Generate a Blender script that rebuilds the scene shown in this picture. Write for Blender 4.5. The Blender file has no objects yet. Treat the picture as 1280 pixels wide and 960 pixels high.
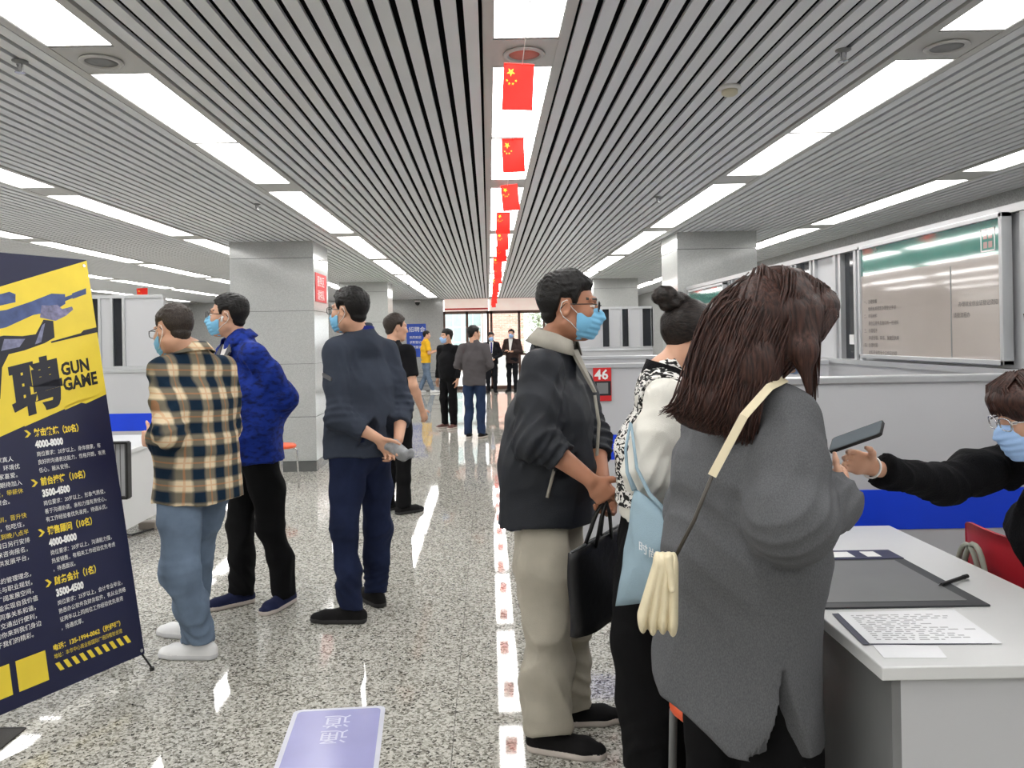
import bpy, bmesh, math, random
import numpy as np
from mathutils import Matrix, Vector, Euler

C = bpy.context.scene.collection
R = math.radians
# ------------------------------------------------------------------ camera
EYE = 1.48
CEIL = 2.61
cam_data = bpy.data.cameras.new('camera')
cam_data.sensor_width = 36.0
cam_data.sensor_fit = 'HORIZONTAL'
cam_data.lens = 1000 / 1280 * 36
cam_data.shift_x = 29 / 1280
cam_data.shift_y = -58 / 1280
cam_data.clip_start = 0.05
camera = bpy.data.objects.new('camera', cam_data)
C.objects.link(camera)
camera.matrix_world = Matrix.Translation((0, 0, EYE)) @ Matrix.Rotation(R(90), 4, 'X') @ Matrix.Rotation(R(-1.0), 4, 'Z')
bpy.context.scene.camera = camera
# ------------------------------------------------------------------ world (overcast daylight outside the entrance) and exposure
world = bpy.data.worlds.new('overcast')
bpy.context.scene.world = world
world.use_nodes = True
bg = world.node_tree.nodes['Background']
bg.inputs[0].default_value = (0.92, 0.96, 1.0, 1)
bg.inputs[1].default_value = 2.6
vs = bpy.context.scene.view_settings
vs.view_transform = 'Standard'
vs.look = 'None'
vs.gamma = 1.0
vs.use_curve_mapping = False
vs.exposure = 0.74
PANEL_POWER = 7.0
# ------------------------------------------------------------------ helpers
CR, SR = math.cos(R(1.0)), math.sin(R(1.0))


def P(x, y, d):
    """The world point seen at photo position x, y at depth d."""
    dx, dy = x - 611, y - 422
    return np.array([(dx * CR - dy * SR) / 1000 * d, d, EYE - (dx * SR + dy * CR) / 1000 * d])


def G(x, y, z=0.0):
    """The point of the horizontal plane at height z seen at photo position x, y."""
    dx, dy = x - 611, y - 422
    return P(x, y, (EYE - z) * 1000 / (dx * SR + dy * CR))


def lin(c):
    c = c / 255.0
    return c / 12.92 if c <= 0.04045 else ((c + 0.055) / 1.055) ** 2.4


def rgb(r, g, b):
    return (lin(r), lin(g), lin(b), 1.0)


class Geo:
    def __init__(self):
        self.v, self.f, self.m = [], [], []

    def add(self, v, f, m=0):
        o = len(self.v)
        self.v.extend([tuple(map(float, p)) for p in v])
        self.f.extend([tuple(i + o for i in q) for q in f])
        self.m.extend([m] * len(f))
        return self

    def box(self, x0, x1, y0, y1, z0, z1, m=0, bevel=0.0):
        if bevel > 0:
            bm = bmesh.new()
            bmesh.ops.create_cube(bm, size=1)
            for q in bm.verts:
                q.co = Vector(((x0 + x1) / 2 + q.co.x * (x1 - x0), (y0 + y1) / 2 + q.co.y * (y1 - y0), (z0 + z1) / 2 + q.co.z * (z1 - z0)))
            bmesh.ops.bevel(bm, geom=bm.edges[:], offset=bevel, segments=2, affect='EDGES', profile=0.5)
            return self.bm(bm, m)
        v = [(x0, y0, z0), (x1, y0, z0), (x1, y1, z0), (x0, y1, z0), (x0, y0, z1), (x1, y0, z1), (x1, y1, z1), (x0, y1, z1)]
        f = [(3, 2, 1, 0), (4, 5, 6, 7), (0, 1, 5, 4), (1, 2, 6, 5), (2, 3, 7, 6), (3, 0, 4, 7)]
        return self.add(v, f, m)

    def bm(self, bm, m=0):
        bm.verts.index_update()
        self.add([q.co[:] for q in bm.verts], [[q.index for q in p.verts] for p in bm.faces], m)
        bm.free()
        return self

    def tube(self, pts, r, n=8, m=0, closed=False):
        pts = [np.array(p, float) for p in pts]
        rs = r if hasattr(r, '__len__') else [r] * len(pts)
        k = len(pts)
        rings, prev = [], None
        for i in range(k):
            if closed:
                t = pts[(i + 1) % k] - pts[i - 1]
            else:
                t = pts[min(i + 1, k - 1)] - pts[max(i - 1, 0)]
            t = t / (np.linalg.norm(t) + 1e-9)
            if prev is None:
                a = np.array([0, 0, 1.0]) if abs(t[2]) < 0.9 else np.array([1.0, 0, 0])
                u = np.cross(t, a)
            else:
                u = prev - t * np.dot(prev, t)
            u /= np.linalg.norm(u) + 1e-9
            prev = u
            w = np.cross(t, u)
            for j in range(n):
                a = 2 * math.pi * j / n
                rings.append(pts[i] + rs[i] * (u * math.cos(a) + w * math.sin(a)))
        f = []
        for i in range(k if closed else k - 1):
            for j in range(n):
                a, b = i * n + j, i * n + (j + 1) % n
                c, d = ((i + 1) % k) * n + (j + 1) % n, ((i + 1) % k) * n + j
                f.append((a, b, c, d))
        if not closed:
            f.append(tuple(reversed(range(n))))
            f.append(tuple((k - 1) * n + j for j in range(n)))
        return self.add(rings, f, m)

    def lathe(self, prof, n=24, c=(0, 0, 0), m=0):
        v, f = [], []
        for (r, z) in prof:
            for j in range(n):
                a = 2 * math.pi * j / n
                v.append((c[0] + r * math.cos(a), c[1] + r * math.sin(a), c[2] + z))
        for i in range(len(prof) - 1):
            for j in range(n):
                f.append((i * n + j, i * n + (j + 1) % n, (i + 1) * n + (j + 1) % n, (i + 1) * n + j))
        f.append(tuple(reversed(range(n))))
        f.append(tuple((len(prof) - 1) * n + j for j in range(n)))
        return self.add(v, f, m)

    def prism(self, poly, to3, depth, m=0):
        """poly: 2-D outline; to3(u, v, w) gives the world point, w from 0 to depth."""
        n = len(poly)
        v = [to3(a, b, 0) for a, b in poly] + [to3(a, b, depth) for a, b in poly]
        f = [tuple(range(n, 2 * n)), tuple(reversed(range(n)))] + [(i, (i + 1) % n, n + (i + 1) % n, n + i) for i in range(n)]
        return self.add(v, f, m)


def mesh_of(name, g, mats, origin=(0, 0, 0), smooth=False):
    me = bpy.data.meshes.new(name)
    o = np.array(origin, float)
    if isinstance(g, Geo):
        v = np.array(g.v, float).reshape(-1, 3) - o
        me.from_pydata(v.tolist(), [], g.f)
        if any(g.m):
            me.polygons.foreach_set('material_index', np.array(g.m, np.int32))
    else:  # quads as arrays, with an optional material index per face
        v, q = g[0] - o, g[1]
        me.vertices.add(len(v))
        me.vertices.foreach_set('co', v.astype(np.float32).ravel())
        me.loops.add(q.size)
        me.loops.foreach_set('vertex_index', q.astype(np.int32).ravel())
        me.polygons.add(len(q))
        me.polygons.foreach_set('loop_start', np.arange(0, q.size, 4, dtype=np.int32))
        if len(g) > 2 and g[2] is not None:
            me.polygons.foreach_set('material_index', g[2].astype(np.int32))
    for m in mats if isinstance(mats, (list, tuple)) else [mats]:
        me.materials.append(m)
    if smooth:
        me.polygons.foreach_set('use_smooth', np.ones(len(me.polygons), bool))
    me.update(calc_edges=True)
    return me


def obj(name, g, mats, parent=None, origin=None, smooth=False, label=None, kind=None):
    """One mesh object. g is in world coordinates; a child shares the origin of its top-level thing."""
    base = np.zeros(3)
    if parent is not None:
        root = parent
        while root.parent is not None:
            root = root.parent
        base = np.array(root.location)
    elif origin is not None:
        base = np.array(origin, float)
    o = bpy.data.objects.new(name, mesh_of(name, g, mats, base, smooth))
    C.objects.link(o)
    if parent is not None:
        o.parent = parent
    else:
        o.location = base
    if label:
        o['label'] = label
    if kind:
        o['kind'] = kind
    return o


def thing(name, label, cat, loc=(0, 0, 0), group=None):
    o = bpy.data.objects.new(name, None)
    C.objects.link(o)
    o.empty_display_size = 0.1
    o.location = [float(q) for q in loc]
    return tag(o, label, cat, group)


def tag(o, label, cat, group=None):
    o['label'] = label
    o['category'] = cat
    if group:
        o['group'] = group
    return o


def struct(name, g, mats, parent=None, smooth=False):
    o = obj(name, g, mats, parent, smooth=smooth)
    if parent is None:
        o['kind'] = 'structure'
    return o


def dup_mesh(name, me, parent, loc):
    o = bpy.data.objects.new(name, me)
    C.objects.link(o)
    o.parent = parent
    o.location = loc
    return o


def text_geo(s, size, to3, align='LEFT', sx=1.0, off=0.0, m=0, geo=None, raise_=0.0006, shear=0.0):
    """Flat lettering: the glyph outlines filled and laid on a surface by to3(u, v, w)."""
    cu = bpy.data.curves.new('lettering', 'FONT')
    cu.body = s
    cu.size = size
    cu.align_x = align
    cu.resolution_u = 2
    cu.offset = off
    cu.shear = shear
    o = bpy.data.objects.new('lettering', cu)
    me = bpy.data.meshes.new_from_object(o)
    g = geo or Geo()
    g.add([to3(q.co.x * sx, q.co.y, raise_) for q in me.vertices], [list(p.vertices) for p in me.polygons], m)
    bpy.data.objects.remove(o)
    bpy.data.curves.remove(cu)
    bpy.data.meshes.remove(me)
    return g


# ------------------------------------------------------------------ materials
def mat(name, col, rough=0.5, metal=0.0, spec=0.5, coat=0.0, bump=0.0, bscale=60.0, var=0.06, vscale=8.0, emit=None, strength=0.0, sheen=0.0, detail=4.0):
    """Principled material; colour varies a little with a noise, fine relief from a second noise."""
    m = bpy.data.materials.new(name)
    m.use_nodes = True
    nt = m.node_tree
    b = nt.nodes['Principled BSDF']
    b.inputs['Roughness'].default_value = rough
    b.inputs['Metallic'].default_value = metal
    b.inputs['Specular IOR Level'].default_value = spec
    b.inputs['Coat Weight'].default_value = coat
    b.inputs['Coat Roughness'].default_value = 0.05
    if sheen:
        b.inputs['Sheen Weight'].default_value = sheen
    tc = nt.nodes.new('ShaderNodeTexCoord')
    if var > 0:
        n = nt.nodes.new('ShaderNodeTexNoise')
        n.inputs['Scale'].default_value = vscale
        n.inputs['Detail'].default_value = detail
        nt.links.new(tc.outputs['Object'], n.inputs['Vector'])
        rp = nt.nodes.new('ShaderNodeValToRGB')
        rp.color_ramp.elements[0].position = 0.3
        rp.color_ramp.elements[1].position = 0.7
        rp.color_ramp.elements[0].color = [q * (1 - var) for q in col[:3]] + [1]
        rp.color_ramp.elements[1].color = [min(1, q * (1 + var)) for q in col[:3]] + [1]
        nt.links.new(n.outputs['Fac'], rp.inputs['Fac'])
        nt.links.new(rp.outputs['Color'], b.inputs['Base Color'])
    else:
        b.inputs['Base Color'].default_value = col
    if bump > 0:
        n2 = nt.nodes.new('ShaderNodeTexNoise')
        n2.inputs['Scale'].default_value = bscale
        n2.inputs['Detail'].default_value = 3
        nt.links.new(tc.outputs['Object'], n2.inputs['Vector'])
        bp = nt.nodes.new('ShaderNodeBump')
        bp.inputs['Strength'].default_value = bump
        bp.inputs['Distance'].default_value = 0.01
        nt.links.new(n2.outputs['Fac'], bp.inputs['Height'])
        nt.links.new(bp.outputs['Normal'], b.inputs['Normal'])
    if emit is not None:
        b.inputs['Emission Color'].default_value = emit
        b.inputs['Emission Strength'].default_value = strength
    return m


def granite(name, cols, scale, rough, bump=0.0, wave=0.0, coat=0.0, positions=None):
    """Speckled polished stone: cells of a voronoi coloured through a stepped ramp; coordinates follow the world."""
    m = bpy.data.materials.new(name)
    m.use_nodes = True
    nt = m.node_tree
    b = nt.nodes['Principled BSDF']
    b.inputs['Roughness'].default_value = rough
    b.inputs['Coat Weight'].default_value = coat
    g = nt.nodes.new('ShaderNodeNewGeometry')
    n = nt.nodes.new('ShaderNodeTexNoise')
    n.inputs['Scale'].default_value = scale * 0.6
    n.inputs['Detail'].default_value = 2
    nt.links.new(g.outputs['Position'], n.inputs['Vector'])
    mx = nt.nodes.new('ShaderNodeMix')
    mx.data_type = 'VECTOR'
    mx.inputs['Factor'].default_value = 0.02
    nt.links.new(g.outputs['Position'], mx.inputs[4])
    nt.links.new(n.outputs['Color'], mx.inputs[5])
    v = nt.nodes.new('ShaderNodeTexVoronoi')
    v.inputs['Scale'].default_value = scale
    nt.links.new(mx.outputs[1], v.inputs['Vector'])
    sep = nt.nodes.new('ShaderNodeSeparateColor')
    nt.links.new(v.outputs['Color'], sep.inputs['Color'])
    rp = nt.nodes.new('ShaderNodeValToRGB')
    el = rp.color_ramp.elements
    k = len(cols)
    while len(el) < k:
        el.new(0.5)
    pos = positions or [i / (k - 1) for i in range(k)]
    for i, c in enumerate(cols):
        el[i].position = pos[i]
        el[i].color = c
    nt.links.new(sep.outputs['Red'], rp.inputs['Fac'])
    nt.links.new(rp.outputs['Color'], b.inputs['Base Color'])
    if wave > 0:
        w = nt.nodes.new('ShaderNodeTexNoise')
        w.inputs['Scale'].default_value = 2.2
        w.inputs['Detail'].default_value = 1
        nt.links.new(g.outputs['Position'], w.inputs['Vector'])
        bp = nt.nodes.new('ShaderNodeBump')
        bp.inputs['Strength'].default_value = wave
        bp.inputs['Distance'].default_value = 0.01
        nt.links.new(w.outputs['Fac'], bp.inputs['Height'])
        nt.links.new(bp.outputs['Normal'], b.inputs['Normal'])
    return m


M = {}
M['floor'] = granite('speckled_granite', [rgb(62, 61, 56), rgb(122, 119, 110), rgb(162, 160, 151), rgb(193, 191, 183), rgb(207, 205, 198)], 120, 0.04, wave=0.035,
                     positions=[0.0, 0.18, 0.42, 0.7, 1.0])
M['joint'] = mat('tile_joint', rgb(70, 68, 64), 0.7)
M['column'] = granite('grey_column_stone', [rgb(170, 172, 170), rgb(178, 180, 178), rgb(188, 190, 188)], 160, 0.13)
M['joint_light'] = mat('stone_joint', rgb(105, 106, 105), 0.6)
M['slat'] = mat('grey_painted_aluminium', rgb(222, 224, 228), 0.42, spec=0.5, var=0.03, vscale=3)
M['trough'] = mat('light_grey_trough', rgb(186, 185, 183), 0.4, var=0.02)
M['grille_flag_tint'] = mat('flag_tinted_grille', rgb(206, 112, 98), 0.6, var=0.05)  # red of the nearby flags put into the centre disc's colour
M['plenum'] = mat('black_plenum', rgb(5, 5, 6), 0.95, spec=0.05, var=0)
M['laminate'] = mat('grey_laminate', rgb(194, 195, 198), 0.38, var=0.02, vscale=2)
M['laminate_white'] = mat('white_laminate', rgb(216, 217, 217), 0.32, var=0.02, vscale=3)
M['blue'] = mat('blue_band', rgb(12, 66, 222), 0.4, var=0.03)
M['alu'] = mat('brushed_aluminium', rgb(196, 198, 200), 0.32, metal=0.55, var=0.03)
M['dark_glass'] = mat('dark_glass', rgb(22, 26, 34), 0.05, spec=0.7, var=0.0)
M['wall'] = granite('polished_grey_wall', [rgb(150, 151, 150), rgb(166, 167, 166), rgb(178, 179, 178)], 120, 0.12)
M['white_wall'] = mat('painted_wall', rgb(188, 188, 186), 0.6, var=0.02)
M['black_plastic'] = mat('black_plastic', rgb(20, 20, 21), 0.4)
M['grey_plastic'] = mat('grey_plastic', rgb(120, 121, 122), 0.45)
M['white_plastic'] = mat('white_plastic', rgb(228, 228, 226), 0.4, var=0.02)
M['red'] = mat('red_print', rgb(206, 32, 34), 0.5, var=0.03)
M['yellow_star'] = mat('yellow_print', rgb(250, 214, 40), 0.5, var=0.0)
M['white_print'] = mat('white_print', rgb(238, 238, 236), 0.5, var=0.0)
M['chrome'] = mat('chrome', rgb(200, 200, 202), 0.18, metal=1.0, var=0.0)
M['black_print'] = mat('black_print', rgb(18, 18, 22), 0.5, var=0.0)
# ================================================================== THE SETTING
Y0, Y1, XL, XR = -2.5, 23.0, -8.6, 4.3
# floor: granite tiles, each a piece; farther out one joined part
fl = struct('floor', Geo().box(XL, XR, Y0, Y1 + 1.0, -0.06, -0.008), M['joint'])
TS = 0.8
tile_me = mesh_of('tile', Geo().box(-TS / 2 + 0.0012, TS / 2 - 0.0012, -TS / 2 + 0.0012, TS / 2 - 0.0012, -0.02, 0.0), M['floor'])
rest = Geo()
nx0 = int((XL + 0.16) / TS) - 1
for i in range(nx0, 6):
    for j in range(-3, 31):
        cx, cy = -0.157 + TS * (i + 0.5), 1.02 + TS * (j + 0.5)
        px = abs(cx) / max(cy, 0.5)
        if 1.2 < cy < 15 and px < 0.72 and cx < 2.4:
            dup_mesh('tile', tile_me, fl, (cx, cy, 0))
        else:
            h = TS / 2 - 0.0012
            rest.box(max(cx - h, XL), min(cx + h, XR), max(cy - h, Y0), min(cy + h, Y1 + 1), -0.02, 0.0)
far = obj('distant_tile', rest, M['floor'], fl, kind='stuff')

# ceiling: black void, linear aluminium slats, light troughs
ce = struct('ceiling', Geo().box(XL, XR, Y0, Y1, CEIL + 0.16, CEIL + 0.22), M['plenum'])
STR = [0.16 + 1.68 * k for k in range(-5, 3)]     # centre lines of the light strips
TW = 0.165
NS = 18
slat_me = mesh_of('slat', Geo().box(-0.0255, 0.0255, Y0, Y1, 0.0, 0.014), M['slat'])
edges = [XL] + [e for c in STR for e in (c - TW, c + TW)] + [XR]
for a, b in zip(edges[0::2], edges[1::2]):
    n = max(1, round((b - a) / 0.0735))
    obj('slat_backing', Geo().box(a + 0.001, b - 0.001, Y0, Y1, CEIL + 0.0145, CEIL + 0.03), M['plenum'], ce)
    for k in range(n):
        x = a + (k + 0.5) * (b - a) / n
        if XL + 0.03 < x < XR - 0.03:
            dup_mesh('slat', slat_me, ce, (x, 0, CEIL))
PER, PL, GAP = 2.7, 1.19, 0.3
START = 3.33
for c in STR:
    if c + TW > XR:
        continue
    g = Geo()
    # the trough: two lips, a recessed bed and the cross plates between the pairs of lights
    for s in (-1, 1):
        g.box(c + s * 0.144 - 0.019, c + s * 0.144 + 0.019, Y0, Y1, CEIL - 0.006, CEIL + 0.04)
    g.box(c - TW, c + TW, Y0, Y1, CEIL + 0.04, CEIL + 0.06)
    for k in range(-3, 9):
        y = START + PER * k
        g.box(c - 0.125, c + 0.125, y - GAP, y, CEIL - 0.003, CEIL + 0.04)
    obj('light_trough', g, M['trough'], ce)

# walls
GW = [0, 1]
wl = struct('wall_left', Geo().box(XL - 0.1, XL, Y0, Y1, 0, CEIL + 0.2), M['white_wall'])
wr = struct('wall_right', Geo().box(XR, XR + 0.1, Y0, Y1, 0, CEIL + 0.2), M['wall'])
wb = struct('wall_back', Geo().box(XL, XR, Y0 - 0.1, Y0, 0, CEIL + 0.2), M['white_wall'])
g = Geo().box(XL, -1.3, Y1, Y1 + 0.2, 0, CEIL + 0.2).box(3.0, XR, Y1, Y1 + 0.2, 0, CEIL + 0.2)
we = struct('wall_end', g, M['wall'])

# entrance glazing in the end wall
M['frame_brown'] = mat('brown_frame', rgb(88, 62, 52), 0.4)
M['glass'] = bpy.data.materials.new('clear_glass')
M['glass'].use_nodes = True
_b = M['glass'].node_tree.nodes['Principled BSDF']
_b.inputs['Transmission Weight'].default_value = 1.0
_b.inputs['Roughness'].default_value = 0.0
_b.inputs['IOR'].default_value = 1.1
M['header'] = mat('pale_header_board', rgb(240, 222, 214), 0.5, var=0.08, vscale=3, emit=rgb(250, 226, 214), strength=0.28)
hz0, hz1 = 2.22, 2.6
dr = struct('door_1', Geo().box(-1.3, 3.0, Y1 + 0.02, Y1 + 0.16, hz1 - 0.02, CEIL + 0.2), M['wall'])
g = Geo()
for x in (-1.28, -0.62, -0.02, 0.08, 0.88, 1.6, 2.3, 2.97):
    g.box(x - 0.035, x + 0.035, Y1 + 0.03, Y1 + 0.13, 0, hz0 + 0.03)
g.box(-1.3, 3.0, Y1 + 0.03, Y1 + 0.13, hz0 - 0.05, hz0 + 0.03).box(-1.3, 3.0, Y1 + 0.03, Y1 + 0.13, 0, 0.09).box(-1.3, 3.0, Y1 + 0.05, Y1 + 0.11, 0.96, 1.02)
obj('frame', g, M['frame_brown'], dr)
for a, b in ((-1.25, -0.65), (-0.59, -0.05), (0.11, 0.85), (0.91, 1.57), (1.63, 2.27), (2.33, 2.94)):
    obj('glass_pane', Geo().box(a, b, Y1 + 0.076, Y1 + 0.084, 0.09, hz0 - 0.05), M['glass'], dr)
obj('header_board', Geo().box(-1.26, 0.0, Y1 - 0.03, Y1 + 0.03, hz0 + 0.03, hz1), M['header'], dr)
obj('header_board', Geo().box(0.05, 2.96, Y1 - 0.03, Y1 + 0.03, hz0 + 0.03, hz1), M['header'], dr)
obj('red_line', Geo().box(-1.26, 0.0, Y1 - 0.04, Y1 - 0.03, hz0 + 0.07, hz0 + 0.115), M['red'], dr, label='thin red line along the lower edge of the pale header')

# outside: paving, a brick building and a pale one, a tree
gr = struct('ground', Geo().box(-30, 30, Y1 + 1.0, 60, -0.06, -0.01), mat('pale_paving', rgb(190, 186, 180), 0.8))
M['brick'] = bpy.data.materials.new('red_brickwork')
M['brick'].use_nodes = True
_nt = M['brick'].node_tree
_t = _nt.nodes.new('ShaderNodeTexBrick')
_tc = _nt.nodes.new('ShaderNodeTexCoord')
_mp = _nt.nodes.new('ShaderNodeMapping')
_mp.inputs['Rotation'].default_value = (R(90), 0, 0)
_nt.links.new(_tc.outputs['Object'], _mp.inputs['Vector'])
_nt.links.new(_mp.outputs['Vector'], _t.inputs['Vector'])
_t.inputs['Scale'].default_value = 1.0
_t.inputs['Brick Width'].default_value = 0.24
_t.inputs['Row Height'].default_value = 0.075
_t.inputs['Mortar Size'].default_value = 0.008
_t.inputs['Color1'].default_value = rgb(214, 150, 128)
_t.inputs['Color2'].default_value = rgb(226, 168, 146)
_t.inputs['Mortar'].default_value = rgb(205, 190, 180)
_nt.links.new(_t.outputs['Color'], _nt.nodes['Principled BSDF'].inputs['Base Color'])
_nt.nodes['Principled BSDF'].inputs['Roughness'].default_value = 0.8
bb = thing('brick_building', 'pinkish brick building seen outside through the middle glass door', 'building', (0.5, 34, 0))
obj('brick_wall', Geo().box(0.02, 1.5, 34, 37, -0.01, 7), M['brick'], bb)
obj('plinth', Geo().box(-0.02, 1.54, 33.95, 37, -0.01, 0.9), mat('stone_plinth', rgb(196, 190, 182), 0.8), bb)
obj('roof', Geo().box(-0.1, 1.7, 33.8, 37.2, 7, 7.2), M['frame_brown'], bb)
pb = thing('pale_building', 'pale building with white gridded windows outside the left entrance panes', 'building', (-2, 36, 0))
obj('wall', Geo().box(-5, -0.25, 36, 40, -0.01, 7), mat('pale_render', rgb(226, 220, 212), 0.8), pb)
obj('roof', Geo().box(-5.2, -0.2, 35.8, 40.2, 7, 7.25), mat('roof_grey', rgb(150, 150, 150), 0.7), pb)
M['pane_out'] = mat('greenish_window_glass', rgb(176, 200, 196), 0.1, spec=0.6)
for x0 in (-2.0, -1.12):
    for z0 in (0.6, 3.4):
        w = obj('window', Geo().box(x0, x0 + 0.82, 35.93, 36.0, z0, z0 + 2.1), mat('white_window_frame', rgb(240, 240, 238), 0.5), pb)
        for i in range(2):
            for j in range(3):
                obj('pane', Geo().box(x0 + 0.05 + i * 0.38, x0 + 0.39 + i * 0.38, 35.91, 35.95, z0 + 0.05 + j * 0.68, z0 + 0.66 + j * 0.68), M['pane_out'], w)
rng = random.Random(4)
tr = thing('tree', 'pale leafy tree outside, beyond the right glass door', 'tree', (1.9, 30, 0))
obj('trunk', Geo().tube([(1.9, 30, -0.01), (1.93, 30, 1.0), (1.88, 30.05, 2.2)], [0.1, 0.08, 0.05], 8), mat('bark', rgb(112, 100, 88), 0.9), tr, smooth=True)
g = Geo()
for k in range(900):
    a, z, r = rng.uniform(0, 6.28), rng.gauss(2.3, 0.7), abs(rng.gauss(0, 0.62))
    p = np.array([1.9 + r * math.cos(a), 30 + r * math.sin(a), max(0.9, z)])
    u = np.array([rng.uniform(-1, 1), rng.uniform(-1, 1), rng.uniform(-0.6, 0.6)]); u *= 0.09 / np.linalg.norm(u)
    w = np.cross(u, [rng.uniform(-1, 1), rng.uniform(-1, 1), 1.0]); w *= 0.04 / np.linalg.norm(w)
    g.add([p - u, p + w, p + u, p - w], [(0, 1, 2, 3)])
obj('foliage', g, mat('pale_leaves', rgb(176, 186, 160), 0.7, var=0.2), tr, kind='stuff')

# columns: stone panels with recessed joints, dark base
rowz = [0.12, 0.62, 1.22, 1.82, 2.42, CEIL + 0.15]
M['base'] = mat('dark_stone_base', rgb(98, 100, 99), 0.25)


def column(name, x0, x1, y0, y1):
    c = struct(name, Geo().box(x0 + 0.02, x1 - 0.02, y0 + 0.02, y1 - 0.02, 0, CEIL + 0.15), M['joint_light'])
    obj('base', Geo().box(x0 + 0.004, x1 - 0.004, y0 + 0.004, y1 - 0.004, 0, 0.117), M['base'], c)
    for a, b in zip(rowz[:-1], rowz[1:]):
        z0, z1 = a + 0.0025, b - 0.0025
        obj('stone_panel', Geo().box(x0, x1, y0, y0 + 0.02, z0, z1), M['column'], c)
        obj('stone_panel', Geo().box(x0, x1, y1 - 0.02, y1, z0, z1), M['column'], c)
        obj('stone_panel', Geo().box(x0, x0 + 0.02, y0 + 0.021, y1 - 0.021, z0, z1), M['column'], c)
        obj('stone_panel', Geo().box(x1 - 0.02, x1, y0 + 0.021, y1 - 0.021, z0, z1), M['column'], c)
    return c


column('column_1', -2.92, -1.97, 9.05, 9.85)
column('column_2', -2.92, -1.97, 15.7, 16.5)
column('column_3', 2.10, 2.98, 8.85, 9.65)
column('column_4', 2.10, 2.98, 15.9, 16.7)

# ================================================================== CEILING THINGS
M['panel'] = mat('glowing_diffuser', rgb(250, 250, 250), 0.5, var=0, emit=(1.0, 0.985, 0.96, 1), strength=PANEL_POWER)
NUM = ['first', 'second', 'third', 'fourth', 'fifth', 'sixth', 'seventh', 'eighth', 'ninth', 'tenth', 'eleventh', 'twelfth', 'thirteenth', 'fourteenth', 'fifteenth', 'sixteenth', 'seventeenth', 'eighteenth']
WHERE = {0: 'centre strip above the flags', 1: 'strip right of the centre', 2: 'outermost strip on the right',
         -1: 'strip left of the centre', -2: 'second strip left of centre', -3: 'third strip left of centre',
         -4: 'fourth strip left of centre', -5: 'outermost strip on the left'}
lf = mesh_of('frame', Geo().box(-0.125, -0.121, 0.003, PL - 0.003, -0.004, 0.036).box(0.121, 0.125, 0.003, PL - 0.003, -0.004, 0.036).box(-0.121, 0.121, 0.003, 0.009, -0.004, 0.036).box(-0.121, 0.121, PL - 0.009, PL - 0.003, -0.004, 0.036), M['trough'])
ld = mesh_of('diffuser', Geo().box(-0.1205, 0.1205, 0.0095, PL - 0.0095, 0.0, 0.012), M['panel'])
for k, c in zip(range(-5, 3), STR):
    if c + TW > XR:
        continue
    n = 0
    for j in range(-2, 8):
        for h in (0, 1):
            y = START + PER * j + h * (PL + 0.01)
            if y + PL > Y1:
                continue
            # seen only where the strip's line of sight stays inside the frame
            vis = abs(c) / (y + PL) < 0.72 and (1000 * (CEIL - EYE) / (y + PL)) < 450
            t = thing('ceiling_light', 'white ceiling light panel, %s from the front in the %s' % (NUM[n], WHERE[k]) if vis
                      else 'white ceiling light panel just outside the picture', 'ceiling light', (c, y, CEIL), 'ceiling light panels')
            for nm, me in (('frame', lf), ('diffuser', ld)):
                o = bpy.data.objects.new(nm, me)
                C.objects.link(o)
                o.parent = t
            if vis:
                n += 1

# round grilles in the cross plates
for c, lab in ((STR[5], 'round ceiling grille in the centre light strip, disc tinted with red of the flags'), (STR[4], 'round grey ceiling speaker grille on the left light strip'), (STR[6], 'round grey ceiling speaker grille on the right light strip')):
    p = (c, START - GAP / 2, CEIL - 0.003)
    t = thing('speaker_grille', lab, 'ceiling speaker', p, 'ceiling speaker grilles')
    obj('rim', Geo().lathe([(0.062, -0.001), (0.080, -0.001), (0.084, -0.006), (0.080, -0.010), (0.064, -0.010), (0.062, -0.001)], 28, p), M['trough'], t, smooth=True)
    obj('mesh_disc', Geo().lathe([(0.061, 0.0), (0.061, -0.005), (0.03, -0.007), (0.002, -0.0075)], 28, p), M['grille_flag_tint'] if c == STR[5] else M['grey_plastic'], t, smooth=True)


def sprinkler(x, y, lab):
    d = (CEIL - EYE) * 1000 / -((x - 611) * SR + (y - 422) * CR)
    p = P(x, y, d); p[2] = CEIL
    t = thing('sprinkler', lab, 'sprinkler', p, 'ceiling sprinklers')
    obj('escutcheon', Geo().lathe([(0.03, 0.0), (0.03, -0.004), (0.012, -0.012)], 16, p), M['grey_plastic'], t, smooth=True)
    obj('stem', Geo().tube([p, p - (0, 0, 0.045)], 0.009, 8).tube([p + (0.012, 0, -0.012), p + (0.008, 0, -0.045)], 0.003, 6).tube([p + (-0.012, 0, -0.012), p + (-0.008, 0, -0.045)], 0.003, 6), M['chrome'], t)
    obj('deflector', Geo().lathe([(0.004, -0.044), (0.02, -0.046), (0.02, -0.049), (0.004, -0.05)], 12, p), M['chrome'], t)


sprinkler(25, 76, 'small sprinkler head at the far upper left of the slatted ceiling')
sprinkler(321, 255, 'small sprinkler head left of the left light strip, above the near stone column')
sprinkler(1054, 62, 'small sprinkler head beside the right light strip, near the round grille')
sprinkler(822, 246, 'small sprinkler head on slats right of the flags, above the far column')
p = P(912, 108, 1130 / (314 - 5.3)); p[2] = CEIL
t = thing('smoke_detector', 'round cream smoke detector on the slats right of the flags', 'smoke detector', p)
obj('base', Geo().lathe([(0.05, 0.0), (0.052, -0.012), (0.046, -0.018)], 24, p), M['white_plastic'], t, smooth=True)
obj('sensor_cap', Geo().lathe([(0.036, -0.018), (0.036, -0.034), (0.026, -0.042), (0.004, -0.043)], 24, p), mat('cream_plastic', rgb(206, 200, 176), 0.5), t, smooth=True)

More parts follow.
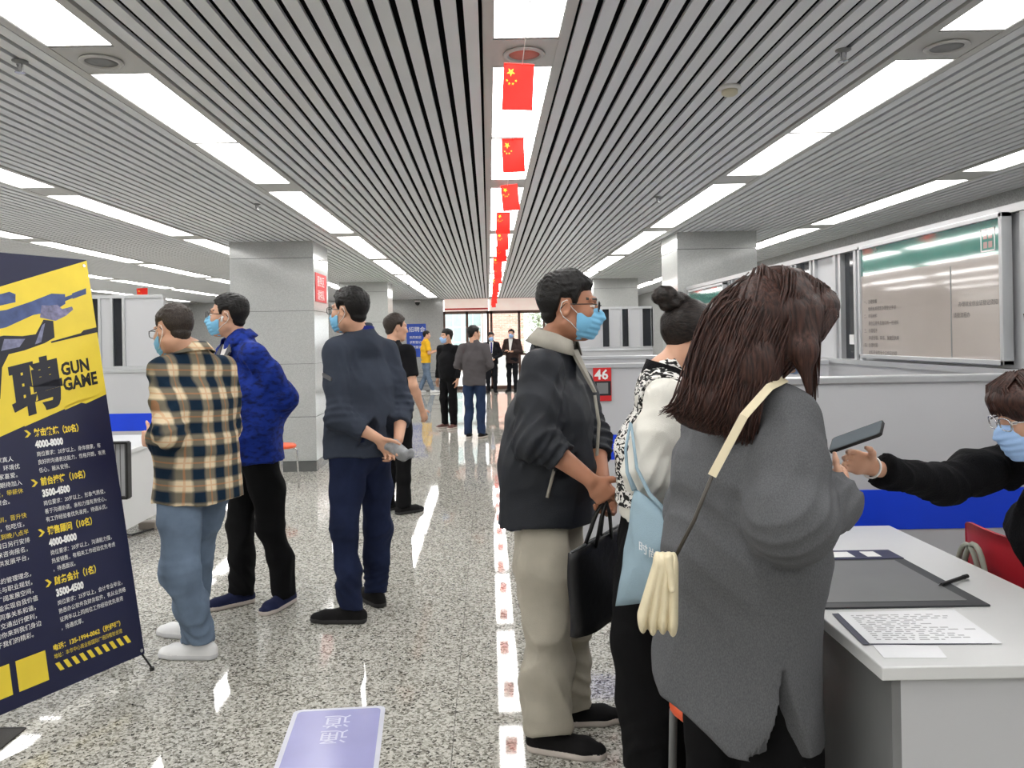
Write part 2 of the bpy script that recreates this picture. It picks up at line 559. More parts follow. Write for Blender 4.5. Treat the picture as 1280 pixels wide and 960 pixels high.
# the string of flags along the aisle
FZ = 2.475
g = Geo().tube([(0.14, 2.2 + 0.55 * k, FZ + 0.003) for k in range(38)], 0.002, 5)
o = obj('flag_string', g, M['white_print'], origin=(0.14, 2.2, FZ))
tag(o, 'thin white string running above the aisle that carries the small red flags', 'string')


def star(cx, cy, r, rot, to3, g):
    v = [to3(cx, cy, 0.0012)]
    for k in range(10):
        a = rot + math.pi * k / 5
        q = r if k % 2 == 0 else r * 0.382
        v.append(to3(cx + q * math.sin(a), cy + q * math.cos(a), 0.0012))
    g.add(v, [(0, k + 1, (k + 1) % 10 + 1) for k in range(10)])


FN = ['first', 'second', 'third', 'fourth', 'fifth', 'sixth', 'seventh', 'eighth', 'ninth', 'tenth', 'eleventh', 'twelfth', 'thirteenth', 'fourteenth', 'fifteenth', 'sixteenth', 'seventeenth']


def flag(cx, y, top, w, h, tilt, lab, seed):
    rr = random.Random(seed)
    ph = rr.uniform(0, 6)
    ca, sa = math.cos(tilt), math.sin(tilt)

    def to3(u, v, d, back=False):
        # the flag hangs down; u across, v down from the hem; d stands off the cloth towards the viewer
        wob = 0.004 * math.sin(ph + 30 * v + 18 * u)
        return (cx + u * ca + v * sa, y - d + wob, top - v * ca + u * sa)
    t = thing('small_flag', lab, 'flag', (cx, y, top), 'small red flags on the string')
    g = Geo()
    nu, nv = 5, 8
    vv = [to3(-w / 2 + w * i / nu, h * j / nv, s) for s in (0.0006, -0.0006) for j in range(nv + 1) for i in range(nu + 1)]
    n1 = (nu + 1) * (nv + 1)
    q = lambda i, j, s: s * n1 + j * (nu + 1) + i
    f = [(q(i, j, 0), q(i, j + 1, 0), q(i + 1, j + 1, 0), q(i + 1, j, 0)) for i in range(nu) for j in range(nv)]
    f += [(q(i, j, 1), q(i + 1, j, 1), q(i + 1, j + 1, 1), q(i, j + 1, 1)) for i in range(nu) for j in range(nv)]
    g.add(vv, f)
    obj('cloth', g, M['flag_red'], t, smooth=True)
    s = Geo()
    k = h / 30.0
    # field turned a quarter: large star by the top left corner, four small ones below and beside it
    star(-w / 2 + 5 * k, 5 * k, 3.0 * k, 0, to3, s)
    for (a, b) in ((8, 10), (6, 12), (3.6, 12), (2, 10)):
        star(-w / 2 + (a + 0.6) * k, (b + 0.4) * k, 1.05 * k, 0.4, to3, s)
    obj('stars', s, M['yellow_star'], t)
    obj('hem', Geo().tube([to3(-w / 2, -0.003, 0), to3(w / 2, -0.003, 0)], 0.0035, 6), M['flag_red'], t)


M['flag_red'] = mat('red_flag_cloth', rgb(232, 66, 58), 0.7, var=0.04)
_n = M['flag_red'].node_tree
_tr = _n.nodes.new('ShaderNodeBsdfTranslucent')
_tr.inputs['Color'].default_value = rgb(250, 96, 80)
_mx = _n.nodes.new('ShaderNodeMixShader')
_mx.inputs[0].default_value = 0.6
_n.links.new(_n.nodes['Principled BSDF'].outputs[0], _mx.inputs[1])
_n.links.new(_tr.outputs[0], _mx.inputs[2])
_n.links.new(_mx.outputs[0], _n.nodes['Material Output'].inputs['Surface'])
fy = [2.93, 4.03, 5.25, 6.4, 7.6, 8.8, 10.0, 11.2, 12.4, 13.6, 14.8, 16.0, 17.2, 18.4, 19.6, 20.8, 22.0]
fx = [0.128, 0.137, 0.15, 0.135, 0.145, 0.15, 0.13, 0.14, 0.15, 0.14, 0.15, 0.14, 0.15, 0.14, 0.15, 0.14, 0.15]
for k, (y, x) in enumerate(zip(fy, fx)):
    flag(x, y, FZ, 0.112, 0.165, [-0.06, 0.03, 0.09, -0.05, 0.02, 0.04][k % 6], 'small red flag with yellow stars, %s from the front on the aisle string' % FN[k], k)
flag(-4.15, 9.6, 2.14, 0.13, 0.17, 0.03, 'small red flag hanging alone far left above the grey partition', 91)
o = obj('flag_thread', Geo().tube([(-4.15, 9.6, 2.144), (-4.15, 9.6, CEIL)], 0.0015, 5), M['white_print'], origin=(-4.15, 9.6, 2.144))
tag(o, 'thin thread from the ceiling holding the lone red flag far left', 'string')
# ================================================================== PARTITIONS, COUNTERS, SIGNS
def booth(lab, x0, x1, y, top=1.30, extra=None):
    """A low transverse partition of grey laminate with a blue band and an aluminium cap."""
    t = thing('booth_partition', lab, 'partition', ((x0 + x1) / 2, y, 0), 'grey booth partitions with a blue band')
    zb0, zb1 = 0.685, 0.845
    obj('lower_panel', Geo().box(x0, x1, y, y + 0.045, 0.06, zb0), M['laminate'], t)
    obj('blue_band', Geo().box(x0, x1, y - 0.004, y + 0.049, zb0 + 0.0005, zb1 - 0.0005), M['blue'], t)
    obj('upper_panel', Geo().box(x0, x1, y, y + 0.045, zb1, top - 0.03), M['laminate'], t)
    obj('cap_rail', Geo().box(x0 - 0.004, x1, y - 0.012, y + 0.058, top - 0.03, top, bevel=0.005), M['alu'], t)
    obj('plinth', Geo().box(x0 + 0.01, x1 - 0.01, y + 0.008, y + 0.037, 0, 0.06), M['grey_plastic'], t)
    obj('end_post', Geo().box(x0 - 0.03, x0, y - 0.006, y + 0.052, 0, top - 0.031), M['alu'], t)
    return t


booth('long grey partition with blue band behind the seated woman in black', 0.84, 2.17, 3.2)
booth('grey partition with blue band behind the dark-jacket man, carrying the red 46 sign', 0.52, 2.17, 5.12)
booth('grey partition of which only the top rail shows over the one with the 46 sign', 0.62, 2.17, 7.04)
booth('grey partition with blue band behind the man in plaid', -5.2, -2.99, 7.3, top=1.245)


def screen(lab, x0, x1, y, z0, z1, slots, cols):
    """A glazed upper screen, facing the hall: aluminium frame with pale infill boards and narrow dark panes."""
    t = thing('glazed_screen', lab, 'screen', ((x0 + x1) / 2, y, z0))
    fr = Geo().box(x0, x1, y, y + 0.05, z1 - 0.03, z1).box(x0, x1, y, y + 0.05, z0, z0 + 0.03)
    xs = [x0] + [q for s in slots for q in s] + [x1]
    for q in xs:
        fr.box(q - 0.012, q + 0.012, y - 0.003, y + 0.053, z0 + 0.03, z1 - 0.03)
    obj('frame', fr, M['alu'], t)
    for a, b in slots:
        obj('dark_pane', Geo().box(a + 0.0125, b - 0.0125, y + 0.02, y + 0.03, z0 + 0.031, z1 - 0.031), M['dark_glass'], t)
    for a, b in zip(xs[0::2], xs[1::2]):
        if b - a > 0.03:
            obj('infill_board', Geo().box(a + 0.0125, b - 0.0125, y + 0.012, y + 0.036, z0 + 0.031, z1 - 0.031), M[cols], t)
    return t


screen('pale glazed screen with narrow dark panes behind the man in plaid', -5.2, -2.99, 7.34, 1.246, 1.93, [(-3.66, -3.57), (-3.46, -3.35)], 'laminate')
screen('far glazed screen with narrow dark panes right of the bespectacled man', 1.0, 2.17, 10.6, 1.30, 1.86, [(1.50, 1.61), (1.76, 1.865), (2.03, 2.165)], 'laminate')
o = booth('farthest grey partition, under the distant glazed screen with dark panes', 1.0, 2.17, 10.6, top=1.30)

# aluminium-framed screen wall along the right side (plane x = WX)
WX = 2.2
t = thing('screen_wall', 'long aluminium framed screen wall on the right holding notice boards', 'screen', (WX + 0.05, 5.0, 0))
obj('lower_panel', Geo().box(WX + 0.01, WX + 0.05, 1.2, 8.83, 0, 1.28), M['laminate'], t)
obj('sill', Geo().box(WX - 0.02, WX + 0.08, 1.2, 8.83, 1.281, 1.31), M['alu'], t)
obj('top_rail', Geo().box(WX - 0.01, WX + 0.07, 1.2, 8.83, 1.965, 2.0), M['alu'], t)
ys = [1.2, 2.3, 3.29, 4.73, 4.80, 5.01, 5.08, 5.40, 5.46, 5.72, 5.80, 7.22, 7.30, 8.70, 8.80]
for y in ys:
    obj('post', Geo().box(WX, WX + 0.06, y - 0.016, y + 0.016, 1.311, 1.964), M['alu'], t)
kinds = ['b', 'b', 'b', 'b', 'g', 'b', 'b', 'b', 'g', 'b', 'b', 'b', 'b', 'b']
for a, b, k in zip(ys[:-1], ys[1:], kinds):
    if k == 'g':
        obj('dark_pane', Geo().box(WX + 0.03, WX + 0.036, a + 0.017, b - 0.017, 1.312, 1.963), M['dark_glass'], t)
    else:
        obj('infill_board', Geo().box(WX + 0.02, WX + 0.045, a + 0.017, b - 0.017, 1.312, 1.963), M['laminate'], t)
# black strip with a white switch in the first dark pane
obj('switch_plate', Geo().box(WX + 0.022, WX + 0.029, 4.87, 4.93, 1.40, 1.46), M['white_plastic'], t)
obj('hook', Geo().tube([(WX + 0.019, 3.24, 1.50), (WX - 0.02, 3.24, 1.50), (WX - 0.025, 3.24, 1.54)], 0.008, 6), M['black_plastic'], t)

M['board_green'] = mat('green_board_header', rgb(40, 128, 116), 0.06, spec=0.8, coat=1.0, var=0.05)
M['board_grey'] = mat('printed_board', rgb(176, 166, 160), 0.05, spec=0.8, coat=1.0, var=0.04, vscale=3)
M['board_pale'] = mat('board_pink_patch', rgb(196, 160, 156), 0.05, spec=0.8, coat=1.0)


for k_ in ('board_green', 'board_grey', 'board_pale'):
    M[k_].node_tree.nodes['Principled BSDF'].inputs['Coat IOR'].default_value = 1.85


def notice_board(lab, y0, y1, z0, z1, text):
    X = WX - 0.035
    t = thing('notice_board', lab, 'notice board', (X, (y0 + y1) / 2, z0), 'glazed notice boards')
    fr = Geo().box(X - 0.012, X + 0.034, y0, y1, z0, z0 + 0.022, bevel=0.003).box(X - 0.012, X + 0.034, y0, y1, z1 - 0.022, z1, bevel=0.003)
    fr.box(X - 0.012, X + 0.034, y0, y0 + 0.022, z0, z1, bevel=0.003).box(X - 0.012, X + 0.034, y1 - 0.022, y1, z0, z1, bevel=0.003)
    obj('frame', fr, M['alu'], t)
    zg = z1 - (z1 - z0) * 0.27
    obj('printed_sheet', Geo().box(X, X + 0.02, y0 + 0.022, y1 - 0.022, z0 + 0.022, zg), M['board_grey'], t)
    obj('green_header', Geo().box(X, X + 0.02, y0 + 0.022, y1 - 0.022, zg, z1 - 0.022), M['board_green'], t)
    if not text:
        return
    ym = y1 - (y1 - y0) * 0.70
    obj('divider', Geo().box(X - 0.001, X, ym - 0.004, ym + 0.004, z0 + 0.025, zg - 0.02), M['grey_plastic'], t)
    to = lambda yy, zz: (lambda u, v, w: (X - w - 0.0005, yy - u, zz + v))
    g = Geo()
    z = zg - 0.16
    for s in ('一、办理依据', '　　依照有关规定办理登记手续', '二、申报材料', '　　身份证原件及复印件一份资料', '三、办理程序', '　　申请受理、审核、发放回执单', '四、办理时限', '　　材料齐全的五个工作日办结'):
        text_geo(s, 0.026, to(y1 - 0.05, z), geo=g)
        z -= 0.041
    text_geo('办理就业创业证登记须知', 0.026, to(ym - 0.06, zg - 0.21), geo=g)
    text_geo('请按流程办', 0.026, to(ym - 0.02, zg - 0.26), geo=g)
    obj('lettering', g, M['grey_print'], t, kind='stuff')
    e = Geo()   # emblem square at the top corner by the near end
    ye, ze = y0 + 0.06, z1 - 0.115
    for a, b, c, d in ((0, 0.1, 0, 0.006), (0, 0.1, 0.094, 0.1), (0, 0.006, 0, 0.1), (0.094, 0.1, 0, 0.1)):
        e.box(X - 0.001, X, ye + a, ye + b, ze - 0.04 + c, ze - 0.04 + d)
    obj('emblem', e, M['white_print'], t)
    s = Geo()
    for a in (0.02, 0.055):
        for b in (0.015, 0.055):
            s.box(X - 0.001, X, ye + a, ye + a + 0.025, ze - 0.04 + b, ze - 0.04 + b + 0.028)
    obj('emblem_blocks', s, M['board_pale'], t)


M['grey_print'] = mat('grey_print', rgb(78, 74, 72), 0.5, var=0)
notice_board('large glazed notice board with green header above the seated woman', 3.35, 4.66, 1.325, 1.97, True)
notice_board('far glazed notice board with green header, partly behind the hair bun', 7.34, 8.64, 1.325, 1.95, False)

# red 46 sign on the second partition
p0 = P(741, 459, 5.116)
sx0, sx1, sz1, sz0 = p0[0], p0[0] + 0.116, 1.275, 1.062
sy = 5.112
t = thing('number_sign', 'red counter sign numbered 46 on the grey partition', 'sign', ((sx0 + sx1) / 2, sy, sz0))
obj('plate', Geo().box(sx0, sx1, sy - 0.006, sy + 0.004, sz0, sz1, bevel=0.002), M['red'], t)
obj('black_panel', Geo().box(sx0 + 0.004, sx1 - 0.004, sy - 0.0075, sy - 0.006, sz0 + 0.035, sz0 + 0.128), M['black_print'], t)
obj('grey_square', Geo().box(sx0 + 0.022, sx1 - 0.022, sy - 0.009, sy - 0.0075, sz0 + 0.047, sz0 + 0.117), M['grey_plastic'], t)
obj('numerals', text_geo('46', 0.088, lambda u, v, w: (sx0 + 0.009 + u, sy - 0.0066 - w, sz0 + 0.140 + v), off=0.002), M['white_print'], t)

# red and white sign on the side face of the near left column
X = -1.97 + 0.002
y0, y1 = 9.12, 9.72
z0, z1 = 1.93, 2.26
t = thing('column_sign', 'red sign with white writing high on the near left column', 'sign', (X, 9.4, z0))
obj('plate', Geo().box(X, X + 0.006, y0, y1, z0, z1), M['red'], t)
g = Geo()
to = lambda zz, yy: (lambda u, v, w: (X + 0.006 + w, yy + u, zz + v))
text_geo('服务区', 0.13, to(z0 + 0.19, y0 + 0.09), geo=g)
text_geo('请排队', 0.13, to(z0 + 0.03, y0 + 0.09), geo=g)
obj('lettering', g, M['white_print'], t, kind='stuff')

# blue poster, dome camera and low slatted cover at the end wall
def wallp(x, y):
    return P(x, y, Y1 - 0.03)


a, b = wallp(508, 405), wallp(533, 446)
t = thing('blue_poster', 'tall blue poster with white writing on the end wall', 'poster', ((a[0] + b[0]) / 2, Y1 - 0.01, b[2]))
obj('sheet', Geo().box(a[0], b[0], Y1 - 0.02, Y1 - 0.002, b[2], a[2]), mat('blue_poster_print', rgb(30, 70, 170), 0.4, var=0.15, vscale=5), t)
g = Geo()
to = lambda xx, zz: (lambda u, v, w: (xx + u, Y1 - 0.021 - w, zz + v))
text_geo('招聘会', 0.16, to(a[0] + 0.06, a[2] - 0.22), geo=g)
for k, s in enumerate(('热烈欢迎', '求职登记', '现场面试')):
    text_geo(s, 0.085, to(a[0] + 0.08, a[2] - 0.42 - 0.14 * k), geo=g)
obj('lettering', g, M['white_print'], t, kind='stuff')
q = P(522, 377, Y1 - 0.06)
t = thing('dome_camera', 'small dark dome camera high on the end wall', 'camera', q)
obj('bracket', Geo().box(q[0] - 0.08, q[0] + 0.08, Y1 - 0.12, Y1, q[2] - 0.02, q[2] + 0.03), M['white_plastic'], t)
obj('dome', Geo().lathe([(0.07, 0.0), (0.068, -0.03), (0.05, -0.07), (0.02, -0.09)], 16, (q[0], Y1 - 0.1, q[2] - 0.021)), M['black_plastic'], t, smooth=True)
a, b = -2.75, -1.36
t = thing('radiator_cover', 'low grey cover with horizontal slats along the end wall', 'radiator cover', ((a + b) / 2, Y1 - 0.15, 0))
obj('top', Geo().box(a, b, Y1 - 0.3, Y1 - 0.001, 0.52, 0.56), M['wall'], t)
obj('back', Geo().box(a, b, Y1 - 0.27, Y1 - 0.001, 0, 0.52), M['grey_plastic'], t)
for k in range(4):
    obj('slat', Geo().box(a, b, Y1 - 0.295, Y1 - 0.271, 0.03 + 0.125 * k, 0.125 + 0.125 * k), M['wall'], t)

# ---------------------------------------------------------------- left desk, files and stool
t = thing('desk', 'white side panelled desk left of the man in plaid', 'desk', (-3.1, 6.3, 0))
obj('top', Geo().box(-3.6, -2.56, 5.55, 6.6, 0.70, 0.73, bevel=0.003), M['laminate_white'], t)
obj('side_panel', Geo().box(-2.60, -2.575, 5.57, 6.58, 0.17, 0.699), M['laminate_white'], t)
obj('front_panel', Geo().box(-3.58, -2.601, 5.57, 5.60, 0.17, 0.699), M['laminate_white'], t)
for x in (-3.55, -2.63):
    for y in (5.61, 6.54):
        obj('leg', Geo().tube([(x, y, 0), (x, y, 0.699)], 0.018, 8), M['grey_plastic'], t)
t = thing('file_rack', 'dark framed wire file rack hung on the white desk behind plaid man', 'file rack', (-2.74, 5.62, 0.40))
fx0, fx1, fz0, fz1 = -2.80, -2.50, 0.42, 0.80
g = Geo()
for a in (fx0, fx1):
    g.box(a - 0.008, a + 0.008, 5.49, 5.545, fz0, fz1)
g.box(fx0, fx1, 5.49, 5.545, fz0 - 0.008, fz0 + 0.008).box(fx0, fx1, 5.49, 5.545, fz1 - 0.008, fz1 + 0.008)
obj('frame', g, M['black_plastic'], t)
for k in range(9):
    a = fx0 + 0.02 + k * (fx1 - fx0 - 0.04) / 8
    obj('wire', Geo().tube([(a, 5.51, fz0), (a, 5.51, fz1)], 0.004, 5), M['grey_plastic'], t)
obj('back_plate', Geo().box(fx0 + 0.009, fx1 - 0.009, 5.53, 5.545, fz0 + 0.009, fz1 - 0.009), M['laminate'], t)
M['lilac'] = mat('lilac_folder', rgb(150, 156, 196), 0.5)
t = thing('folder', 'pale lilac folder box standing beside the dark framed file rack', 'folder', (-2.9, 5.65, 0.73))
obj('cover', Geo().box(-2.99, -2.815, 5.50, 5.549, 0.43, 0.83, bevel=0.004), M['lilac'], t)
obj('pages', Geo().box(-2.985, -2.82, 5.506, 5.543, 0.831, 0.838), M['white_print'], t)

M['orange'] = mat('orange_plastic', rgb(226, 92, 52), 0.4)


def stool(lab, c, h, r, legr, yaw=0.3, seat_t=0.035, legmat='chrome'):
    t = thing('stool', lab, 'stool', (c[0], c[1], 0), 'orange seated metal stools')
    prof = [(0.0 + r * 0.3, 0.0), (r * 0.93, 0.0), (r, 0.008), (r, seat_t - 0.01), (r * 0.95, seat_t), (r * 0.3, seat_t - 0.005)]
    obj('seat', Geo().lathe(prof, 28, (c[0], c[1], h - seat_t)), M['orange'], t, smooth=True)
    for k in range(4):
        a = yaw + k * math.pi / 2
        d = np.array([math.cos(a), math.sin(a), 0])
        top = np.array([c[0], c[1], h - seat_t - 0.001])
        obj('leg', Geo().tube([top + d * r * 0.4 - (0, 0, legr), top + d * r * 0.9 - (0, 0, legr), top + d * r * 1.02 - (0, 0, 0.03), (c[0] + d[0] * r * 1.12, c[1] + d[1] * r * 1.12, 0.0)], legr, 8), M[legmat], t, smooth=True)
    return t


s0 = G(354, 614)
stool('orange topped stool with thin legs beside the near left column', (s0[0] - 0.04, s0[1] + 0.1, 0), 0.45, 0.15, 0.009)
stool('orange topped stool with a grey tube leg behind the woman in the grey coat', (0.63, 2.26, 0), 0.445, 0.135, 0.0125, yaw=0.9, legmat='grey_plastic')

# ---------------------------------------------------------------- right desk and what lies on it
DX0, DX1, DY0, DY1, DZ = 0.84, 1.49, 1.735, 3.0, 0.75
t = thing('desk', 'white service desk in front of the seated woman in black', 'desk', (1.16, 2.35, 0))
obj('top', Geo().box(DX0, DX1, DY0, DY1, DZ - 0.03, DZ, bevel=0.003), M['laminate_white'], t)
obj('near_panel', Geo().box(DX0 + 0.05, DX1 - 0.02, DY0 + 0.02, DY0 + 0.04, 0.06, DZ - 0.031), M['laminate'], t)
obj('far_panel', Geo().box(DX0 + 0.05, DX1 - 0.02, DY1 - 0.04, DY1 - 0.02, 0.06, DZ - 0.031), M['laminate'], t)
obj('side_panel', Geo().box(DX0 + 0.03, DX0 + 0.05, DY0 + 0.02, DY1 - 0.02, 0.06, DZ - 0.031), M['grey_plastic'], t)
for x in (DX0 + 0.07, DX1 - 0.06):
    for y in (DY0 + 0.07, DY1 - 0.07):
        obj('foot', Geo().box(x - 0.02, x + 0.02, y - 0.02, y + 0.02, 0, 0.0595), M['black_plastic'], t)

# dark framed writing pad
pts = [G(1030, 690, DZ), G(1105, 690, DZ), G(1227, 757, DZ), G(1083, 762, DZ)]
zx0, zx1 = 0.86, 1.305
zy1, zy0 = G(1105, 690, DZ)[1], G(1160, 760, DZ)[1]
t = thing('desk_pad', 'dark framed grey desk pad with navy strip of white cards', 'desk pad', ((zx0 + zx1) / 2, (zy0 + zy1) / 2, DZ))
obj('mat', Geo().box(zx0, zx1, zy0, zy1, DZ + 0.0005, DZ + 0.006, bevel=0.001), mat('charcoal_mat', rgb(48, 50, 54), 0.45), t)
zs = zy1 - 0.10
obj('writing_surface', Geo().box(zx0 + 0.03, zx1 - 0.04, zy0 + 0.035, zs - 0.02, DZ + 0.006, DZ + 0.0075), mat('grey_pad_surface', rgb(112, 113, 114), 0.35), t)
obj('navy_strip', Geo().box(zx0, zx1, zs, zy1, DZ + 0.006, DZ + 0.0078), mat('navy_strip', rgb(28, 32, 74), 0.35), t)
for a, b in ((0.035, 0.10), (0.15, 0.17), (0.19, 0.30), (0.34, 0.385)):
    obj('white_card', Geo().box(zx0 + a, zx0 + b, zs + 0.02, zy1 - 0.02, DZ + 0.0078, DZ + 0.0086), M['white_print'], t)
pa, pb = G(1176, 731, DZ + 0.009), G(1209, 720, DZ + 0.009)
t = thing('pen', 'black pen resting on the desk past the pad corner', 'pen', (pa + pb) / 2)
dv = (pb - pa); dv[2] = 0
obj('barrel', Geo().tube([pa, pa + dv * 0.85], [0.0055, 0.006], 8), M['black_plastic'], t)
obj('cap', Geo().tube([pa + dv * 0.851, pb], [0.0068, 0.0062], 8), M['black_plastic'], t)
obj('tip', Geo().tube([pa - dv * 0.08, pa - dv * 0.001], [0.0015, 0.005], 8), M['chrome'], t)


def sheet(lab, quad, z, lines, mt, letter=True):
    pp = [G(x, y, DZ) for x, y in quad]
    for q in pp:
        q[2] = z
    c = sum(pp) / 4
    t = thing('paper_sheet', lab, 'paper', c, 'papers on the desk')
    up = np.array([0, 0, 0.0006])
    obj('sheet', Geo().add([q for q in pp] + [q + up for q in pp], [(0, 1, 2, 3), (7, 6, 5, 4), (0, 4, 5, 1), (1, 5, 6, 2), (2, 6, 7, 3), (3, 7, 4, 0)]), mt, t)
    g = Geo()
    a, b, cc, d = pp
    rr = random.Random(int(z * 1e5))
    for k in range(lines):
        v = 0.12 + 0.76 * k / max(1, lines - 1)
        u0, u1 = 0.08, rr.uniform(0.5, 0.92)
        f = lambda u, v: (a * (1 - u) + b * u) * (1 - v) + (d * (1 - u) + cc * u) * v + up * 1.4
        u = u0
        while u < u1:
            n = rr.uniform(0.02, 0.09)
            g.add([f(u, v), f(u + n, v), f(u + n, v + 0.026), f(u, v + 0.026)], [(0, 1, 2, 3)])
            u += n + rr.uniform(0.012, 0.05)
    if lines:
        obj('text_lines', g, M['faint_print'], t, kind='stuff')
    return t


M['faint_print'] = mat('faint_grey_print', rgb(172, 172, 176), 0.6, var=0)
M['paper'] = mat('white_paper', rgb(236, 237, 240), 0.6, var=0.01)
sheet('white sheet lying under the others at the near edge of the white desk', [(1090, 806), (1172, 808), (1184, 823), (1105, 823)], DZ + 0.0008, 0, M['paper'])
sheet('white sheet with dark border peeking out under the printed form', [(1040, 768), (1190, 764), (1240, 806), (1079, 807)], DZ + 0.0018, 0, mat('dark_card', rgb(52, 56, 78), 0.5))
sheet('white printed form, topmost paper on the white desk', [(1047, 767), (1193, 764), (1253, 806), (1087, 806)], DZ + 0.0030, 14, M['paper'])

# red chair turned against the desk, with a pale strap bag on it
M['red_chair'] = mat('red_plastic', rgb(188, 34, 50), 0.4)
rx, ry0, ry1 = 1.545, 2.30, 2.76
t = thing('chair', 'red plastic chair tucked against the white desk', 'chair', (1.75, 2.53, 0))
nv = 9
g = Geo()
for s in (0, 1):
    for j in range(nv + 1):
        for i in range(13):
            v, u = j / nv, i / 12 * 2 - 1
            rw = 0.225 * (1 - 0.12 * v) * (1 - 0.06 * max(0, v - 0.8) * 5 * abs(u) ** 4)
            g.v.append((rx + 0.03 + 0.05 * (1 - v) + 0.035 * (1 - u * u) * -1 + 0.03 + s * 0.012, (ry0 + ry1) / 2 + u * rw, 0.47 + 0.37 * v - 0.02 * abs(u) ** 5 * v))
n1 = 13 * (nv + 1)
for j in range(nv):
    for i in range(12):
        a = j * 13 + i
        g.f.append((a, a + 1, a + 14, a + 13)); g.m.append(0)
        g.f.append((n1 + a, n1 + a + 13, n1 + a + 14, n1 + a + 1)); g.m.append(0)
rim = [j * 13 for j in range(nv + 1)] + [nv * 13 + i for i in range(1, 13)] + [j * 13 + 12 for j in range(nv - 1, -1, -1)] + [i for i in range(11, 0, -1)]
for a, b in zip(rim, rim[1:] + rim[:1]):
    g.f.append((a, n1 + a, n1 + b, b)); g.m.append(0)
obj('backrest', g, M['red_chair'], t, smooth=True)
obj('seat', Geo().box(rx + 0.04, rx + 0.46, ry0 + 0.02, ry1 - 0.02, 0.435, 0.465, bevel=0.012), M['red_chair'], t)
for x in (rx + 0.07, rx + 0.42):
    for y in (ry0 + 0.06, ry1 - 0.06):
        obj('leg', Geo().tube([(x, y, 0), (x, y, 0.434)], 0.011, 8), M['chrome'], t)
t = thing('shoulder_bag', 'grey green shoulder bag strap looped over the red chair back', 'bag', (1.52, 2.52, 0.50))
M['bag_green'] = mat('grey_green_webbing', rgb(150, 152, 140), 0.7)
cy = 2.60
g = Geo()
for off, zz in ((0.0, 0.80), (0.035, 0.79)):
    arc = [(1.535 - 0.012, cy - 0.05 + off + 0.06 * math.sin(a) - 0.02, 0.66 + (zz - 0.66) * math.cos(a)) for a in np.linspace(-1.45, 1.45, 12)]
    g.tube(arc, 0.0085, 6)
obj('strap', g, M['bag_green'], t, smooth=True)
obj('body', Geo().box(1.505, 1.56, cy - 0.16, cy + 0.06, 0.47, 0.66, bevel=0.02), M['bag_green'], t, smooth=True)

# floor sticker
q = [G(368, 888), G(482, 882), G(455, 960), G(335, 960)]
ax = q[1] - q[0]; wd = np.linalg.norm(ax); ax /= wd
dn = np.array([ax[1], -ax[0], 0])
sh = 0.62
o3 = lambda u, v, w: tuple(q[0] + ax * u + dn * v + np.array([0, 0, 0.0004 + w]))


def rrect(u0, u1, v0, v1, r, n=5):
    out = []
    for (cx, cy, a0) in ((u1 - r, v1 - r, 0), (u0 + r, v1 - r, 90), (u0 + r, v0 + r, 180), (u1 - r, v0 + r, 270)):
        for k in range(n + 1):
            a = R(a0 + 90 * k / n)
            out.append((cx + r * math.cos(a), cy + r * math.sin(a)))
    return out


t = thing('floor_sticker', 'lilac floor sticker with white border on the granite floor', 'floor sticker', q[0] * 0.5 + q[1] * 0.5 + dn * 0.3)
obj('border', Geo().prism(rrect(0, wd, 0, sh, 0.03), o3, 0.0006), mat('pale_sticker_border', rgb(206, 208, 220), 0.3), t)
obj('face', Geo().prism(rrect(0.018, wd - 0.018, 0.018, sh - 0.018, 0.022), lambda u, v, w: o3(u, v, w + 0.0007), 0.0004), mat('lilac_sticker', rgb(162, 162, 206), 0.25, var=0.05, vscale=5), t)
g = Geo()
for ch, v in (('道', 0.075), ('通', 0.195)):
    text_geo(ch, 0.112, lambda u, w_, d, v=v: o3(wd * 0.5 + 0.056 - u, v + w_, 0.0013 + d), geo=g, raise_=0.0)
obj('lettering', g, mat('pale_lettering', rgb(205, 205, 226), 0.4), t, kind='stuff')

# dark mat corner at the lower left
a, b = G(0, 911), G(33, 911)
t = thing('floor_mat', 'dark floor mat of which one corner shows beside the banner', 'mat', (a[0] - 0.2, a[1] - 0.2, 0))
obj('pile', Geo().prism([(b[0], b[1]), (G(0, 938)[0], G(0, 938)[1]), (a[0] - 0.5, a[1] - 0.28), (a[0] - 0.45, a[1])], lambda u, v, w: (u, v, 0.0003 + w), 0.006), mat('dark_mat', rgb(52, 50, 48), 0.8, bump=0.4, bscale=300), t)
obj('edge', Geo().tube([(b[0] - 0.005, b[1] - 0.004, 0.005), (a[0] - 0.45, a[1] - 0.004, 0.005)], 0.004, 6), M['black_plastic'], t)

# cables and shoes under the left desk
g0 = G(165, 668)
t = thing('cable', 'loose grey cable on the floor under the white desk at left', 'cable', g0)
obj('lead', Geo().tube([G(150, 668) + (0, 0, 0.008), G(165, 670) + (0, 0, 0.008), G(178, 666) + (0, 0, 0.008), G(192, 662) + (0, 0, 0.008)], 0.007, 6), M['black_plastic'], t)
obj('adaptor', Geo().box(g0[0] - 0.02, g0[0] + 0.12, g0[1] + 0.15, g0[1] + 0.24, 0, 0.06, bevel=0.01), mat('beige_plastic', rgb(170, 160, 150), 0.5), t)

# ================================================================== BANNER
BR = np.array([-1.573, 3.6, 0.086])
BW = np.array([-0.453, -0.89, 0.0]); BW /= np.linalg.norm(BW)
BU = np.array([-0.312, 0.16, 1.792]); BH = np.linalg.norm(BU); BU /= BH
BN = np.cross(BU, BW) * -1
if BN[0] < 0:
    BN = -BN
BO = BR + BW * 0.8


def ban(u, v, w=0.0):
    return tuple(BO - BW * u + BU * v + BN * w)


